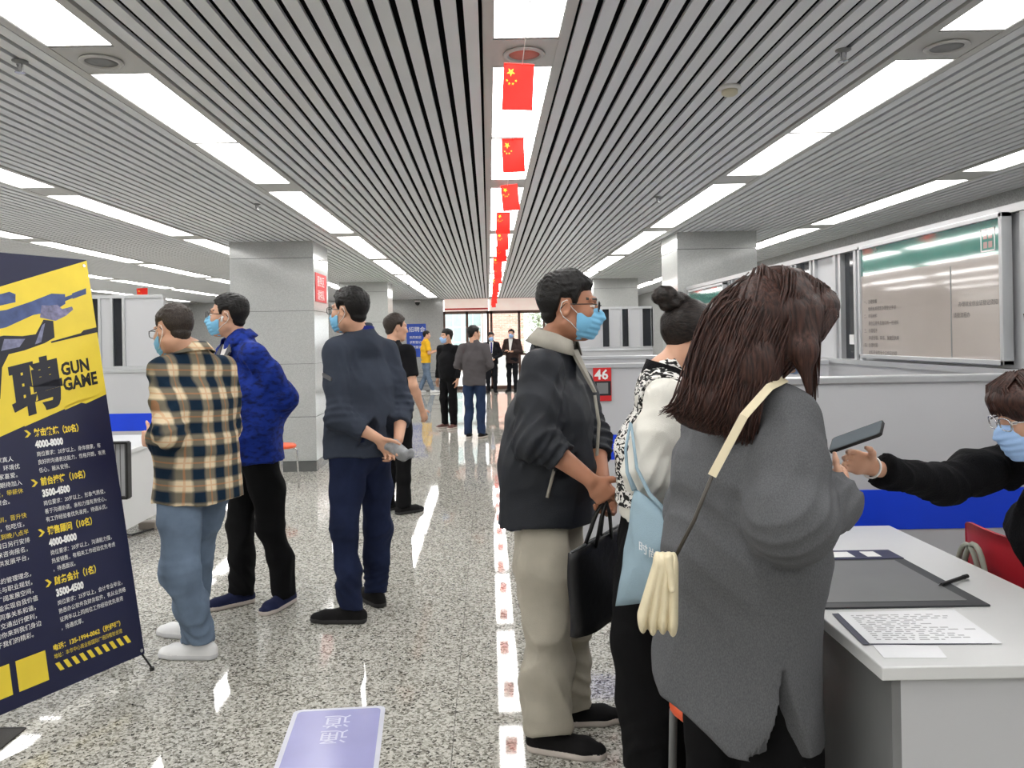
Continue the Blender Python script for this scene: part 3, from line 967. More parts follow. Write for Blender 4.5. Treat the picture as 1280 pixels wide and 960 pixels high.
navy = mat('navy_banner_print', rgb(22, 26, 60), 0.45, var=0.05)
yel = mat('yellow_banner_print', rgb(232, 206, 62), 0.45, var=0.06, vscale=6)
t = thing('banner_stand', 'navy and yellow roll up recruitment banner leaning on its stand', 'banner', BO * (1, 1, 0) * 0.5 + BR * (1, 1, 0) * 0.5)
Bs = 0.002
obj('sheet', Geo().prism([(0, 0), (0.8, 0), (0.8, BH), (0, BH)], lambda u, v, w: ban(u, v, w - Bs), Bs), navy, t)


def flat(name, polys, m, lift, label=None):
    g = Geo()
    for p in polys:
        g.prism(p, lambda u, v, w: ban(u, v, lift - 0.0003 + w), 0.0003)
    return obj(name, g, m, t, label=label)


flat('yellow_field', [[(0, 0.955), (0.395, 1.08), (0.585, 1.14), (0.80, 1.207), (0.80, 1.822), (0.375, 1.676), (0, 1.545)]], yel, 0.0006)
flat('yellow_stripe', [[(0.395, 1.077), (0.66, 1.158), (0.69, 1.15), (0.80, 1.185), (0.80, 1.20), (0.69, 1.17), (0.66, 1.178), (0.395, 1.09)], [(0.585, 1.13), (0.80, 1.197), (0.80, 1.21), (0.585, 1.145)]], yel, 0.0009)
# the marksman: rifle, arm, glove as flat print
gunm = mat('steel_blue_print', rgb(66, 84, 132), 0.45, var=0.3, vscale=18)
dkm = mat('dark_print', rgb(26, 28, 42), 0.45, var=0.1)
flat('rifle', [[(0.20, 1.46), (0.375, 1.50), (0.50, 1.555), (0.60, 1.575), (0.66, 1.61), (0.665, 1.655), (0.60, 1.655), (0.50, 1.615), (0.385, 1.575), (0.20, 1.545)],
               [(0.66, 1.622), (0.70, 1.638), (0.70, 1.654), (0.66, 1.640)], [(0.70, 1.634), (0.772, 1.66), (0.776, 1.688), (0.70, 1.66)],
               [(0.33, 1.585), (0.43, 1.61), (0.435, 1.645), (0.41, 1.655), (0.33, 1.63)]], gunm, 0.0010)
flat('sleeve', [[(0, 1.12), (0.31, 1.20), (0.335, 1.33), (0.37, 1.385), (0.44, 1.40), (0.535, 1.43), (0.585, 1.455), (0.590, 1.53), (0.545, 1.535), (0.50, 1.47), (0.44, 1.462), (0.36, 1.465), (0.25, 1.44), (0, 1.38)]], dkm, 0.0008)
flat('sleeve_light', [[(0.34, 1.40), (0.42, 1.415), (0.45, 1.45), (0.36, 1.45)], [(0.49, 1.425), (0.52, 1.435), (0.55, 1.52), (0.535, 1.51)]], mat('lilac_grey_print', rgb(120, 122, 150), 0.45, var=0.3, vscale=40), 0.0010)
flat('glove', [[(0.53, 1.545), (0.60, 1.53), (0.655, 1.555), (0.695, 1.585), (0.69, 1.598), (0.64, 1.585), (0.62, 1.605), (0.585, 1.60), (0.545, 1.60)]], mat('glove_print', rgb(120, 118, 150), 0.45, var=0.4, vscale=40), 0.0013)
flat('thin_line', [[(0.565, 1.43), (0.72, 1.462), (0.80, 1.478), (0.80, 1.502), (0.73, 1.487), (0.715, 1.474), (0.565, 1.437)]], dkm, 0.0013)
# big ink character block behind the marksman's arm, then writing
bigm = Geo()
bt = lambda u0, v0, sl=0.0: (lambda u, v, w: ban(u0 + u, v0 + v + sl * u, w))
text_geo('聘', 0.232, bt(0.358, 1.135, 0.20), geo=bigm, off=0.0105, raise_=0.0014)
obj('large_character', bigm, dkm, t)
g = Geo()
text_geo('GUN', 0.078, bt(0.592, 1.283, 0.14), geo=g, off=0.003, raise_=0.0013, sx=0.82)
text_geo('GAME', 0.078, bt(0.592, 1.215, 0.14), geo=g, off=0.003, raise_=0.0013, sx=0.82)
obj('black_lettering', g, M['black_print'], t, kind='stuff')
gy, gw = Geo(), Geo()
heads = [('射击教练（20名）', '4000-8000', ['岗位要求：20岁以上，身体健康，有', '良好的沟通表达能力，性格开朗，有责', '任心，服从安排。']),
         ('前台接待（10名）', '3500-4500', ['岗位要求：20岁以上，形象气质佳，', '善于沟通协调，亲和力强有责任心，', '有工作经验者优先录用，待遇从优。']),
         ('销售顾问（10名）', '4000-8000', ['岗位要求：20岁以上，沟通能力强，', '热爱销售，有相关工作经验优先考虑', '，待遇面议。']),
         ('财务会计（1名）', '3500-4500', ['岗位要求：25岁以上，会计专业毕业，', '熟悉办公软件及财务软件，有从业资格', '证两年以上同岗位工作经验优先录用', '，待遇优厚。'])]
for k, (a, b, c) in enumerate(heads):
    v = 1.033 - 0.2065 * k
    gy.prism([(0.39, v - 0.002), (0.402, v - 0.002), (0.418, v + 0.012), (0.402, v + 0.028), (0.39, v + 0.028), (0.406, v + 0.012)], lambda u, vv, w: ban(u, vv, 0.0006 + w), 0.0003)
    text_geo(a, 0.036, bt(0.43, v), geo=gy, off=0.0012, raise_=0.0008, sx=0.78)
    text_geo(b, 0.040, bt(0.43, v - 0.050), geo=gw, off=0.0022, raise_=0.0008, sx=0.72)
    for j, s in enumerate(c):
        text_geo(s, 0.0225, bt(0.43, v - 0.086 - 0.034 * j), geo=gw, raise_=0.0008, sx=0.84)
left = ['俱乐部介绍：本店是一家真人', '射击体验馆，设备齐全，环境优', '良，安全规范，深受大家喜爱。', '现面向社会诚聘英才，期待加入', '＊福利待遇：五险一金，带薪休', '假，节日礼品，生日聚会。', '', '＊新店开业，免费培训，晋升快', '，每月两次团建活动，包吃住，', '＊工作时间：早十点到晚八点半', '，月休四天，法定假日另行安排', '，欢迎各位朋友前来咨询报名，', '我们将竭诚为您提供发展平台，', '', '公司秉承以人为本的管理理念，', '注重员工个人成长与职业规划，', '为每位员工提供广阔发展空间，', '让每一位伙伴都能实现自我价值', '团队氛围融洽，同事关系和谐，', '工作环境舒适，交通出行便利，', '期待热爱生活的你来到我们身边', '，一起创造属于我们的精彩。']
for k, s in enumerate(left):
    if s:
        text_geo(s, 0.0235, bt(0.03, 0.943 - 0.0335 * k), geo=gy if s.startswith('＊') else gw, raise_=0.0008, sx=0.98)
text_geo('电话：135-1994-0062（张经理）', 0.026, bt(0.385, 0.158), geo=gy, off=0.0008, raise_=0.0008, sx=0.90)
text_geo('地址：本市中心商业街国际广场四楼射击馆', 0.021, bt(0.385, 0.126), geo=gy, raise_=0.0008, sx=0.80)
for k in range(10):
    u = 0.385 + 0.0355 * k
    gy.prism([(u, 0.107), (u + 0.018, 0.107), (u + 0.036, 0.072), (u + 0.018, 0.072)], lambda a, b, w: ban(a, b, 0.0006 + w), 0.0003)
gy.prism([(0.23, 0.055), (0.352, 0.055), (0.352, 0.172), (0.23, 0.172)], lambda a, b, w: ban(a, b, 0.0006 + w), 0.0003)
gy.prism([(0.08, 0.055), (0.205, 0.055), (0.205, 0.172), (0.08, 0.172)], lambda a, b, w: ban(a, b, 0.0006 + w), 0.0003)
obj('yellow_lettering', gy, yel, t, kind='stuff')
obj('white_lettering', gw, M['white_print'], t, kind='stuff')
g = Geo()
for (u, v) in ((0.785, 0.018), (0.782, BH - 0.03), (0.015, 0.018), (0.015, BH - 0.03)):
    g.tube([ban(u, v, 0.0002), ban(u, v, 0.003)], 0.008, 10)
obj('eyelet', g, M['chrome'], t)
# X stand behind: two crossed rods and a rear leg with feet
g = Geo()
g.tube([ban(0.015, 0.018, -0.012), ban(0.785, BH - 0.03, -0.012)], 0.006, 8).tube([ban(0.785, 0.018, -0.012), ban(0.015, BH - 0.03, -0.012)], 0.006, 8)
obj('cross_rods', g, M['black_plastic'], t)
mid = np.array(ban(0.4, 0.92, -0.012))
foot = mid - BN * np.array([1, 1, 0]) * 0.45; foot[2] = 0.012
obj('rear_leg', Geo().tube([mid, foot], 0.006, 8).tube([foot, (foot[0], foot[1], 0.0)], 0.012, 8), M['black_plastic'], t)
ft = G(190, 838); ft[2] = 0.010
g = Geo()
for a, b in ((ban(0.785, 0.018, -0.012), ft), (ban(0.015, 0.018, -0.012), np.array(ban(0.0, 0, 0)) * (1, 1, 0) + (0.04, -0.03, 0.01))):
    g.tube([a, b], 0.0045, 8).tube([np.array(b) + (0, 0, 0.006), np.array(b) - (0, 0, 0.01)], 0.011, 8)
obj('front_foot', g, M['black_plastic'], t)
# ================================================================== PEOPLE: distance fields turned into smooth meshes
V3 = lambda *a: np.array(a, float)


def unit(v):
    v = np.array(v, float)
    return v / (np.linalg.norm(v) + 1e-12)


def rot(yaw, pitch=0.0, roll=0.0):
    """Columns: right, forward, up. yaw 0 looks along +Y, 90 along +X; positive pitch looks up."""
    return np.array(Matrix.Rotation(R(-yaw), 3, 'Z') @ Matrix.Rotation(R(pitch), 3, 'X') @ Matrix.Rotation(R(roll), 3, 'Y'))


class Field:
    def __init__(self):
        self.p = []

    def cap(self, a, b, ra, rb=None, k=0.02, mode='u'):
        rb = ra if rb is None else rb
        a, b = np.array(a, float), np.array(b, float)
        r = max(ra, rb)
        ab = b - a
        L = float(ab @ ab) + 1e-12

        def fn(X, Y, Z):
            px, py, pz = X - a[0], Y - a[1], Z - a[2]
            t = np.clip((px * ab[0] + py * ab[1] + pz * ab[2]) / L, 0, 1)
            return np.sqrt((px - t * ab[0]) ** 2 + (py - t * ab[1]) ** 2 + (pz - t * ab[2]) ** 2) - (ra + t * (rb - ra))
        self.p.append((fn, np.minimum(a, b) - r, np.maximum(a, b) + r, k, mode))
        return self

    def chain(self, pts, rs, k=0.02, mode='u'):
        for a, b, r, q in zip(pts[:-1], pts[1:], rs[:-1], rs[1:]):
            self.cap(a, b, r, q, k, mode)
        return self

    def ecap(self, a, b, r0, r1, side, k=0.03, mode='u'):
        """Capsule of elliptical section: r = (half width along side, half depth)."""
        a, b, s = np.array(a, float), np.array(b, float), unit(side)
        r = max(*r0, *r1)
        ab = b - a
        L = float(ab @ ab) + 1e-12

        def fn(X, Y, Z):
            px, py, pz = X - a[0], Y - a[1], Z - a[2]
            t = np.clip((px * ab[0] + py * ab[1] + pz * ab[2]) / L, 0, 1)
            qx, qy, qz = px - t * ab[0], py - t * ab[1], pz - t * ab[2]
            qs = qx * s[0] + qy * s[1] + qz * s[2]
            rest = np.maximum(qx * qx + qy * qy + qz * qz - qs * qs, 0)
            rs, rn = r0[0] + t * (r1[0] - r0[0]), r0[1] + t * (r1[1] - r0[1])
            e = np.sqrt((qs / rs) ** 2 + rest / rn ** 2)
            g = np.sqrt((qs / rs ** 2) ** 2 + rest / rn ** 4)
            return e * (e - 1) / (g + 1e-6)
        self.p.append((fn, np.minimum(a, b) - r, np.maximum(a, b) + r, k, mode))
        return self

    def ell(self, c, r, B=None, k=0.02, mode='u'):
        c, r = np.array(c, float), np.array(r, float)
        B = np.eye(3) if B is None else B
        m = float(r.max())

        def fn(X, Y, Z):
            d = (X - c[0], Y - c[1], Z - c[2])
            q = [(d[0] * B[0, i] + d[1] * B[1, i] + d[2] * B[2, i]) / r[i] for i in range(3)]
            e = np.sqrt(q[0] ** 2 + q[1] ** 2 + q[2] ** 2)
            g = np.sqrt((q[0] / r[0]) ** 2 + (q[1] / r[1]) ** 2 + (q[2] / r[2]) ** 2)
            return e * (e - 1) / (g + 1e-6)
        self.p.append((fn, c - m, c + m, k, mode))
        return self

    def raw(self, fn, lo, hi, k=0.01, mode='u'):
        self.p.append((fn, np.array(lo, float), np.array(hi, float), k, mode))
        return self

    def mesh(self, h, post=None, pad=0.03):
        lo = np.min([p[1] for p in self.p if p[4] == 'u'], 0) - pad
        hi = np.max([p[2] for p in self.p if p[4] == 'u'], 0) + pad
        n = np.ceil((hi - lo) / h).astype(int) + 1
        ax = [(lo[i] + h * np.arange(n[i])).astype(np.float32) for i in range(3)]
        F = np.full(n, 0.5, np.float32)
        for fn, a, b, k, mode in self.p:
            m = 0.035 + k
            i0 = np.clip(np.floor((a - m - lo) / h).astype(int), 0, n)
            i1 = np.clip(np.ceil((b + m - lo) / h).astype(int) + 1, 0, n)
            if (i1 <= i0).any():
                continue
            sl = tuple(slice(i0[i], i1[i]) for i in range(3))
            d = fn(ax[0][sl[0]][:, None, None], ax[1][sl[1]][None, :, None], ax[2][sl[2]][None, None, :]).astype(np.float32)
            B = F[sl]
            if mode == 'u':
                t = np.clip(0.5 + 0.5 * (B - d) / k, 0, 1)
                F[sl] = B * (1 - t) + d * t - k * t * (1 - t)
            elif mode == 's':
                t = np.clip(0.5 - 0.5 * (B + d) / k, 0, 1)
                F[sl] = B * (1 - t) - d * t + k * t * (1 - t)
            else:
                F[sl] = np.maximum(B, d)
        if post is not None:
            idx = np.argwhere(np.abs(F) < 0.035)
            pts = lo + h * idx
            F[idx[:, 0], idx[:, 1], idx[:, 2]] += post(pts).astype(np.float32)
        return nets(F, lo, h)


def nets(F, lo, h):
    F[[0, -1]] = 0.5; F[:, [0, -1]] = 0.5; F[:, :, [0, -1]] = 0.5
    S = F < 0
    c = np.zeros(np.array(F.shape) - 1, np.uint8)
    for i in (0, 1):
        for j in (0, 1):
            for k in (0, 1):
                c += S[i:i + c.shape[0], j:j + c.shape[1], k:k + c.shape[2]]
    act = (c > 0) & (c < 8)
    cells = np.argwhere(act)
    idx = np.full(c.shape, -1, np.int32)
    idx[act] = np.arange(len(cells))
    acc = np.zeros((len(cells), 3)); cnt = np.zeros(len(cells))
    cr = [(i, j, k) for i in (0, 1) for j in (0, 1) for k in (0, 1)]
    for a in cr:
        for b in cr:
            if sum(b) - sum(a) == 1 and all(q >= p for p, q in zip(a, b)):
                fa = F[cells[:, 0] + a[0], cells[:, 1] + a[1], cells[:, 2] + a[2]]
                fb = F[cells[:, 0] + b[0], cells[:, 1] + b[1], cells[:, 2] + b[2]]
                m = (fa < 0) != (fb < 0)
                t = (fa / (fa - fb + 1e-12))[m]
                acc[m] += np.array(a) + (np.array(b) - np.array(a)) * t[:, None]
                cnt[m] += 1
    v = lo + h * (cells + acc / cnt[:, None])
    quads = []
    for ax in range(3):
        o = [q for q in range(3) if q != ax]
        s0 = [slice(None)] * 3; s1 = [slice(None)] * 3
        s0[ax] = slice(0, -1); s1[ax] = slice(1, None)
        A, B = S[tuple(s0)], S[tuple(s1)]
        e = np.argwhere(A != B)
        e = e[(e[:, o[0]] > 0) & (e[:, o[1]] > 0) & (e[:, o[0]] < c.shape[o[0]]) & (e[:, o[1]] < c.shape[o[1]])]
        ins = S[e[:, 0], e[:, 1], e[:, 2]]
        u = np.zeros(3, int); w = np.zeros(3, int)
        u[o[0]] = 1; w[o[1]] = 1
        q = [idx[tuple((e - s).T)] for s in (u + w, w, np.zeros(3, int), u)]
        q = np.stack(q, 1)
        flip = ins if ax == 1 else ~ins
        q[flip] = q[flip][:, ::-1]
        quads.append(q)
    return v, np.concatenate(quads)


def relax(vq, n=1, f=0.5):
    v, q = vq[0], vq[1]
    for _ in range(n):
        s = np.zeros_like(v); c = np.zeros(len(v))
        for a, b in ((0, 1), (1, 2), (2, 3), (3, 0)):
            np.add.at(s, q[:, a], v[q[:, b]]); np.add.at(c, q[:, a], 1)
            np.add.at(s, q[:, b], v[q[:, a]]); np.add.at(c, q[:, b], 1)
        v = v + f * (s / c[:, None] - v)
    return v, q


def wrinkles(seed, freq, amp, n=5, aniso=(1, 1, 1), ridge=False):
    """Soft cloth folds as a displacement of the field; ridged ones have sharper crests."""
    rg = np.random.RandomState(seed)
    ks = [unit(rg.normal(size=3)) * np.array(aniso) * freq * rg.uniform(0.6, 1.6) for _ in range(n)]
    ws = [unit(rg.normal(size=3)) * freq * 0.4 for _ in range(n)]
    ph = rg.uniform(0, 6.28, n)

    def fn(p):
        s = 0
        for k, w, f in zip(ks, ws, ph):
            v = p @ k + 1.8 * np.sin(p @ w + f) + f
            s = s + (1.35 * (np.abs(np.sin(v * 0.5)) ** 0.8 - 0.68) * 1.8 if ridge else np.sin(v))
        return amp * s / math.sqrt(n)
    return fn


def creases(spots, seed=0):
    """Gathered folds around joints: (centre, radius, axis, wavelength, amplitude)."""
    rg = np.random.RandomState(seed)
    ss = [(np.array(c, float), r, unit(np.array(a, float) + rg.normal(size=3) * 0.25), 6.283 / w, m, unit(rg.normal(size=3)) * 14) for c, r, a, w, m in spots]

    def fn(p):
        s = np.zeros(len(p))
        for c, r, a, f, m, w in ss:
            q = p - c
            g = np.exp(-(q * q).sum(1) / (r * r))
            s += m * g * 2.2 * (np.abs(np.sin(0.5 * f * (q @ a) + 1.1 * np.sin(q @ w))) ** 0.8 - 0.68)
        return s
    return fn


def both(*fs):
    return lambda p: sum(f(p) for f in fs)


def loc2w(c, B, s=1.0):
    c = np.array(c, float)
    return lambda p: c + s * (B @ np.array(p, float))


def head_field(fd, c, B, s, k=0.012, female=False, eyes=True):
    T = loc2w(c, B, s)
    e = lambda p, r, k=k, mode='u', Q=None: fd.ell(T(p), np.array(r) * s, B if Q is None else B @ Q, k, mode)
    e((0, -0.012, 0.03), (0.074, 0.093, 0.087))
    e((0, 0.020, -0.030), (0.060, 0.073, 0.082), 0.025)
    e((0, 0.052, -0.088), (0.026, 0.028, 0.022), 0.03)
    for q in (-1, 1):
        fd.cap(T((q * 0.053, -0.008, -0.058)), T((q * 0.022, 0.060, -0.095)), 0.017 * s, 0.014 * s, 0.03)
        e((q * 0.038, 0.066, -0.022), (0.024, 0.020, 0.022), 0.02)
        fd.cap(T((q * 0.012, 0.090, 0.030)), T((q * 0.045, 0.076, 0.028)), 0.009 * s, 0.008 * s, 0.012)
        e((q * 0.031, 0.096, 0.006), (0.017, 0.012, 0.011), 0.012, 's')
        e((q * 0.031, 0.081, 0.005), (0.0125, 0.0125, 0.0115), 0.004)
        # ear
        Q = np.array(Matrix.Rotation(R(q * -18), 3, 'Z') @ Matrix.Rotation(R(-12), 3, 'X'))
        e((q * 0.076, -0.008, -0.008), (0.009, 0.019, 0.031), 0.006, 'u', Q)
        e((q * 0.084, -0.004, -0.006), (0.006, 0.010, 0.018), 0.005, 's', Q)
    fd.cap(T((0, 0.090, 0.012)), T((0, 0.108, -0.026)), 0.0075 * s, 0.0115 * s, 0.014)
    for q in (-1, 1):
        e((q * 0.011, 0.099, -0.030), (0.008, 0.010, 0.007), 0.008)
    fd.cap(T((-0.018, 0.086, -0.058)), T((0.018, 0.086, -0.058)), 0.0065 * s, 0.0065 * s, 0.010)
    fd.cap(T((-0.015, 0.085, -0.069)), T((0.015, 0.085, -0.069)), 0.0075 * s, 0.0075 * s, 0.010)


def face_index(v, q, c, B, s):
    """0 skin, 1 lips, 2 eye white, 3 dark (iris, brows)."""
    fc = v[q].mean(1)
    p = ((fc - c) @ B) / s
    m = np.zeros(len(q), int)
    x, y, z = np.abs(p[:, 0]), p[:, 1], p[:, 2]
    m[(x < 0.021) & (y > 0.082) & (z < -0.055) & (z > -0.074)] = 1
    de = np.hypot((x - 0.031) / 0.0135, (z - 0.005) / 0.0062)
    m[(de < 1) & (y > 0.07)] = 2
    m[(np.hypot(x - 0.031, z - 0.005) < 0.0058) & (y > 0.07)] = 3
    m[(x > 0.012) & (x < 0.049) & (y > 0.06) & (np.abs(z - (0.031 - 0.12 * (x - 0.03) ** 2 / 0.02)) < 0.0038)] = 3
    return m


def hand_field(fd, W, d, n, t, curl=0.5, s=1.0, thumb=0.5, tight=0.004, spread=1.0):
    """A hand from the wrist W along d; n points out of the palm, t to the thumb side."""
    d = unit(d); t = unit(np.array(t) - d * np.dot(t, d)); n2 = np.cross(d, t)
    n = n2 if np.dot(n2, n) > 0 else -n2
    kn = W + d * 0.088 * s
    fd.ecap(W + d * 0.012 * s, W + d * 0.045 * s, (0.028 * s, 0.017 * s), (0.038 * s, 0.0155 * s), t, 0.012)
    fd.ecap(W + d * 0.045 * s, kn - d * 0.012 * s, (0.038 * s, 0.0155 * s), (0.040 * s, 0.012 * s), t, 0.010)
    for i, (o, L) in enumerate(((0.030, 0.070), (0.0105, 0.078), (-0.0095, 0.072), (-0.0285, 0.056))):
        p = kn + t * o * s * spread - d * 0.008 * s * (1 + abs(i - 1) * 0.4)
        a = curl * (0.7 + 0.12 * i)
        for j, (f, r) in enumerate(((0.45, 0.0088), (0.32, 0.0080), (0.25, 0.0072))):
            a2 = a * (1 + 0.9 * j)
            dd = unit(d * math.cos(a2) + n * math.sin(a2) + t * 0.05 * (1 - i) * (1 - curl))
            q = p + dd * L * f * s
            fd.cap(p, q, r * s, r * 0.93 * s, tight)
            p = q
    p = W + d * 0.022 * s + t * 0.024 * s + n * 0.004
    for L, r, mix in ((0.042, 0.0125, 0.75), (0.032, 0.0098, 0.75 - 0.4 * thumb), (0.026, 0.0085, 0.55 - 0.5 * thumb)):
        dd = unit(d * (1.0 - 0.4 * mix) + t * mix + n * thumb * 0.8)
        q = p + dd * L * s
        fd.cap(p, q, r * s, r * 0.9 * s, 0.007)
        p = q


def local_mesh(fd, h, c, B, s=1.0, post=None, smooth=1):
    v, q = fd.mesh(h, post)
    v, q = relax((v, q), smooth) if smooth else (v, q)
    return np.array(c) + s * (v @ B.T), q


def short_hair(c, B, s, seed=1, top=0.017, side=0.006, h=0.0045, fringe=0.0, spike=0.003, low=0.0):
    """Cropped hair that thins to nothing at the hairline."""
    ys = [-0.12, -0.075, -0.050, -0.036, -0.024, 0.010, 0.017, 0.030, 0.038, 0.052, 0.072, 0.12]
    zs = [-0.066, -0.064, -0.048, -0.020, 0.024, 0.026, -0.004, 0.000, 0.036, 0.054 - fringe, 0.060 - fringe, 0.062 - fringe]
    fd = Field()

    def fn(X, Y, Z):
        shp = np.broadcast(X, Y, Z).shape
        zc = np.interp(np.broadcast_to(Y, shp).ravel(), ys, zs).reshape(shp) + low
        zc = zc + 0.6 * np.maximum(0, np.abs(X) - 0.045) * (Y > 0.04)
        ed = np.clip((Z - zc) / 0.026, 0, 1)
        th = (side + (top - side) * np.clip((Z + 0.01) / 0.09, 0, 1)) * ed ** 0.7 - 0.004 * (1 - ed)

        def el(cy, cz, a, b, cc):
            q = [X / a, (Y - cy) / b, (Z - cz) / cc]
            e = np.sqrt(q[0] ** 2 + q[1] ** 2 + q[2] ** 2)
            g = np.sqrt((q[0] / a) ** 2 + (q[1] / b) ** 2 + (q[2] / cc) ** 2)
            return e * (e - 1) / (g + 1e-6)
        d = np.minimum(el(-0.012, 0.03, 0.074, 0.093, 0.087), np.where(Y < -0.02, el(-0.022, -0.030, 0.058, 0.066, 0.062), 1)) - th
        return np.maximum(d, (zc - 0.010 - Z) * 0.8)
    fd.raw(fn, (-0.1, -0.13, -0.09), (0.1, 0.12, 0.15))
    w = wrinkles(seed, 330, spike * 0.7, 6, (1, 1, 1), ridge=True)
    w2 = wrinkles(seed + 7, 55, spike * 1.1, 4)

    def post(p):
        m = np.clip((p[:, 2] - 0.0) / 0.07, 0.10, 1)
        return m * (w(p) + w2(p))
    return local_mesh(fd, h, c, B, s, post, 0)


def mask_mesh(c, B, s, h=0.004):
    fd = Field()
    fd.ell((0, 0.026, -0.048), (0.069, 0.090, 0.066), None, 0.01)
    fd.cap((0, 0.094, 0.000), (0, 0.117, -0.032), 0.011, 0.014, 0.02)
    fd.ell((0, 0.055, -0.088), (0.036, 0.040, 0.030), None, 0.03)
    fd.ell((0, 0.022, -0.048), (0.062, 0.084, 0.062), None, 0.005, 's')
    fd.raw(lambda X, Y, Z: np.maximum(np.maximum(0.030 - Y, Z - 0.002 + 0.35 * (0.10 - Y) + X * 0), -0.112 - Z), (-0.1, -0.1, -0.15), (0.1, 0.2, 0.1), mode='i')
    pl = lambda p: 0.0016 * np.sin((p[:, 2] + 0.25 * p[:, 1]) * 6.283 / 0.020) * (np.abs(p[:, 0]) < 0.055)
    return local_mesh(fd, h, c, B, s, pl, 1)


def shoe(fd, an, yaw, L=0.27, W=0.047, high=0.075):
    f = V3(math.sin(R(yaw)), math.cos(R(yaw)), 0); r = V3(f[1], -f[0], 0)
    a = V3(an[0], an[1], 0)
    k = L / 0.27
    fd.ecap(a - f * 0.045 * k + (0, 0, 0.035), a + f * 0.03 * k + (0, 0, 0.035), (0.036, 0.040), (0.038, 0.042), r, 0.02)
    fd.ecap(a + f * 0.03 * k + (0, 0, 0.035), a + f * 0.125 * k + (0, 0, 0.026), (0.038, 0.042), (W, 0.032), r, 0.02)
    fd.ecap(a + f * 0.125 * k + (0, 0, 0.026), a + f * 0.172 * k + (0, 0, 0.020), (W, 0.032), (W * 0.72, 0.024), r, 0.02)
    fd.ecap(a - f * 0.012 + (0, 0, 0.05), a - f * 0.008 + (0, 0, high), (0.036, 0.045), (0.036, 0.046), r, 0.02)
    # sole plate
    fd.ecap(a - f * 0.048 * k + (0, 0, 0.012), a + f * 0.12 * k + (0, 0, 0.012), (0.040, 0.034), (W + 0.004, 0.045), r, 0.006)
    fd.ecap(a + f * 0.12 * k + (0, 0, 0.012), a + f * 0.168 * k + (0, 0, 0.012), (W + 0.004, 0.03), (W * 0.76 + 0.004, 0.032), r, 0.006)
    fd.raw(lambda X, Y, Z: 0.0 - Z + 0 * X + 0 * Y, a - 0.4, a + 0.4, mode='i')


def shoe_index(v, q, z=0.024):
    return (v[q].mean(1)[:, 2] < z).astype(int)


# ------------------------------------------------------------------ cloth and skin
def cloth(name, col, var=0.12, vscale=14, bump=0.25, bscale=500, rough=0.85, sheen=0.0, spec=0.15):
    return mat(name, col, rough, spec=spec, bump=bump, bscale=bscale, var=var, vscale=vscale, sheen=sheen)


M['skin'] = mat('skin', rgb(206, 160, 134), 0.5, spec=0.35, var=0.05, vscale=20)
M['skin_tan'] = mat('tanned_skin', rgb(176, 124, 98), 0.5, spec=0.35, var=0.05, vscale=20)
for k in ('skin', 'skin_tan'):
    b_ = M[k].node_tree.nodes['Principled BSDF']
    b_.inputs['Subsurface Weight'].default_value = 0.08
    b_.inputs['Subsurface Radius'].default_value = (0.01, 0.004, 0.002)
M['lips'] = mat('lips', rgb(176, 104, 96), 0.45)
M['eye_white'] = mat('eye_white', rgb(226, 222, 216), 0.25, var=0)
M['eye_dark'] = mat('eye_dark', rgb(30, 24, 22), 0.3, var=0)


def hair_mat(name, col, streak, scale=(140, 140, 18)):
    m = mat(name, col, 0.5, spec=0.3, var=0)
    nt = m.node_tree
    tc = nt.nodes.new('ShaderNodeTexCoord')
    mp = nt.nodes.new('ShaderNodeMapping')
    mp.inputs['Scale'].default_value = scale
    n = nt.nodes.new('ShaderNodeTexNoise')
    n.inputs['Scale'].default_value = 1.0
    n.inputs['Detail'].default_value = 3
    rp = nt.nodes.new('ShaderNodeValToRGB')
    rp.color_ramp.elements[0].position = 0.35
    rp.color_ramp.elements[1].position = 0.7
    rp.color_ramp.elements[0].color = col
    rp.color_ramp.elements[1].color = streak
    bp = nt.nodes.new('ShaderNodeBump')
    bp.inputs['Strength'].default_value = 0.6
    bp.inputs['Distance'].default_value = 0.004
    b = nt.nodes['Principled BSDF']
    nt.links.new(tc.outputs['Object'], mp.inputs['Vector'])
    nt.links.new(mp.outputs['Vector'], n.inputs['Vector'])
    nt.links.new(n.outputs['Fac'], rp.inputs['Fac'])
    nt.links.new(rp.outputs['Color'], b.inputs['Base Color'])
    nt.links.new(n.outputs['Fac'], bp.inputs['Height'])
    nt.links.new(bp.outputs['Normal'], b.inputs['Normal'])
    return m


M['hair_black'] = hair_mat('black_hair', rgb(9, 8, 8), rgb(24, 21, 20), (330, 330, 200))
M['hair_short'] = hair_mat('cropped_dark_hair', rgb(32, 27, 24), rgb(66, 55, 48), (330, 330, 200))
M['hair_tied'] = hair_mat('tied_dark_hair', rgb(18, 15, 14), rgb(46, 37, 33), (60, 160, 160))
M['hair_brown'] = hair_mat('brown_hair', rgb(34, 21, 18), rgb(80, 52, 44), (150, 150, 10))
M['mask'] = mat('blue_mask', rgb(122, 188, 226), 0.7, bump=0.1, bscale=400, var=0.04)
M['mask_pale'] = mat('pale_blue_mask', rgb(160, 194, 238), 0.7, bump=0.1, bscale=400, var=0.04)
M['loop'] = mat('white_elastic', rgb(232, 232, 230), 0.7, var=0)
M['spectacle'] = mat('black_spectacle_frame', rgb(24, 20, 20), 0.3, var=0)


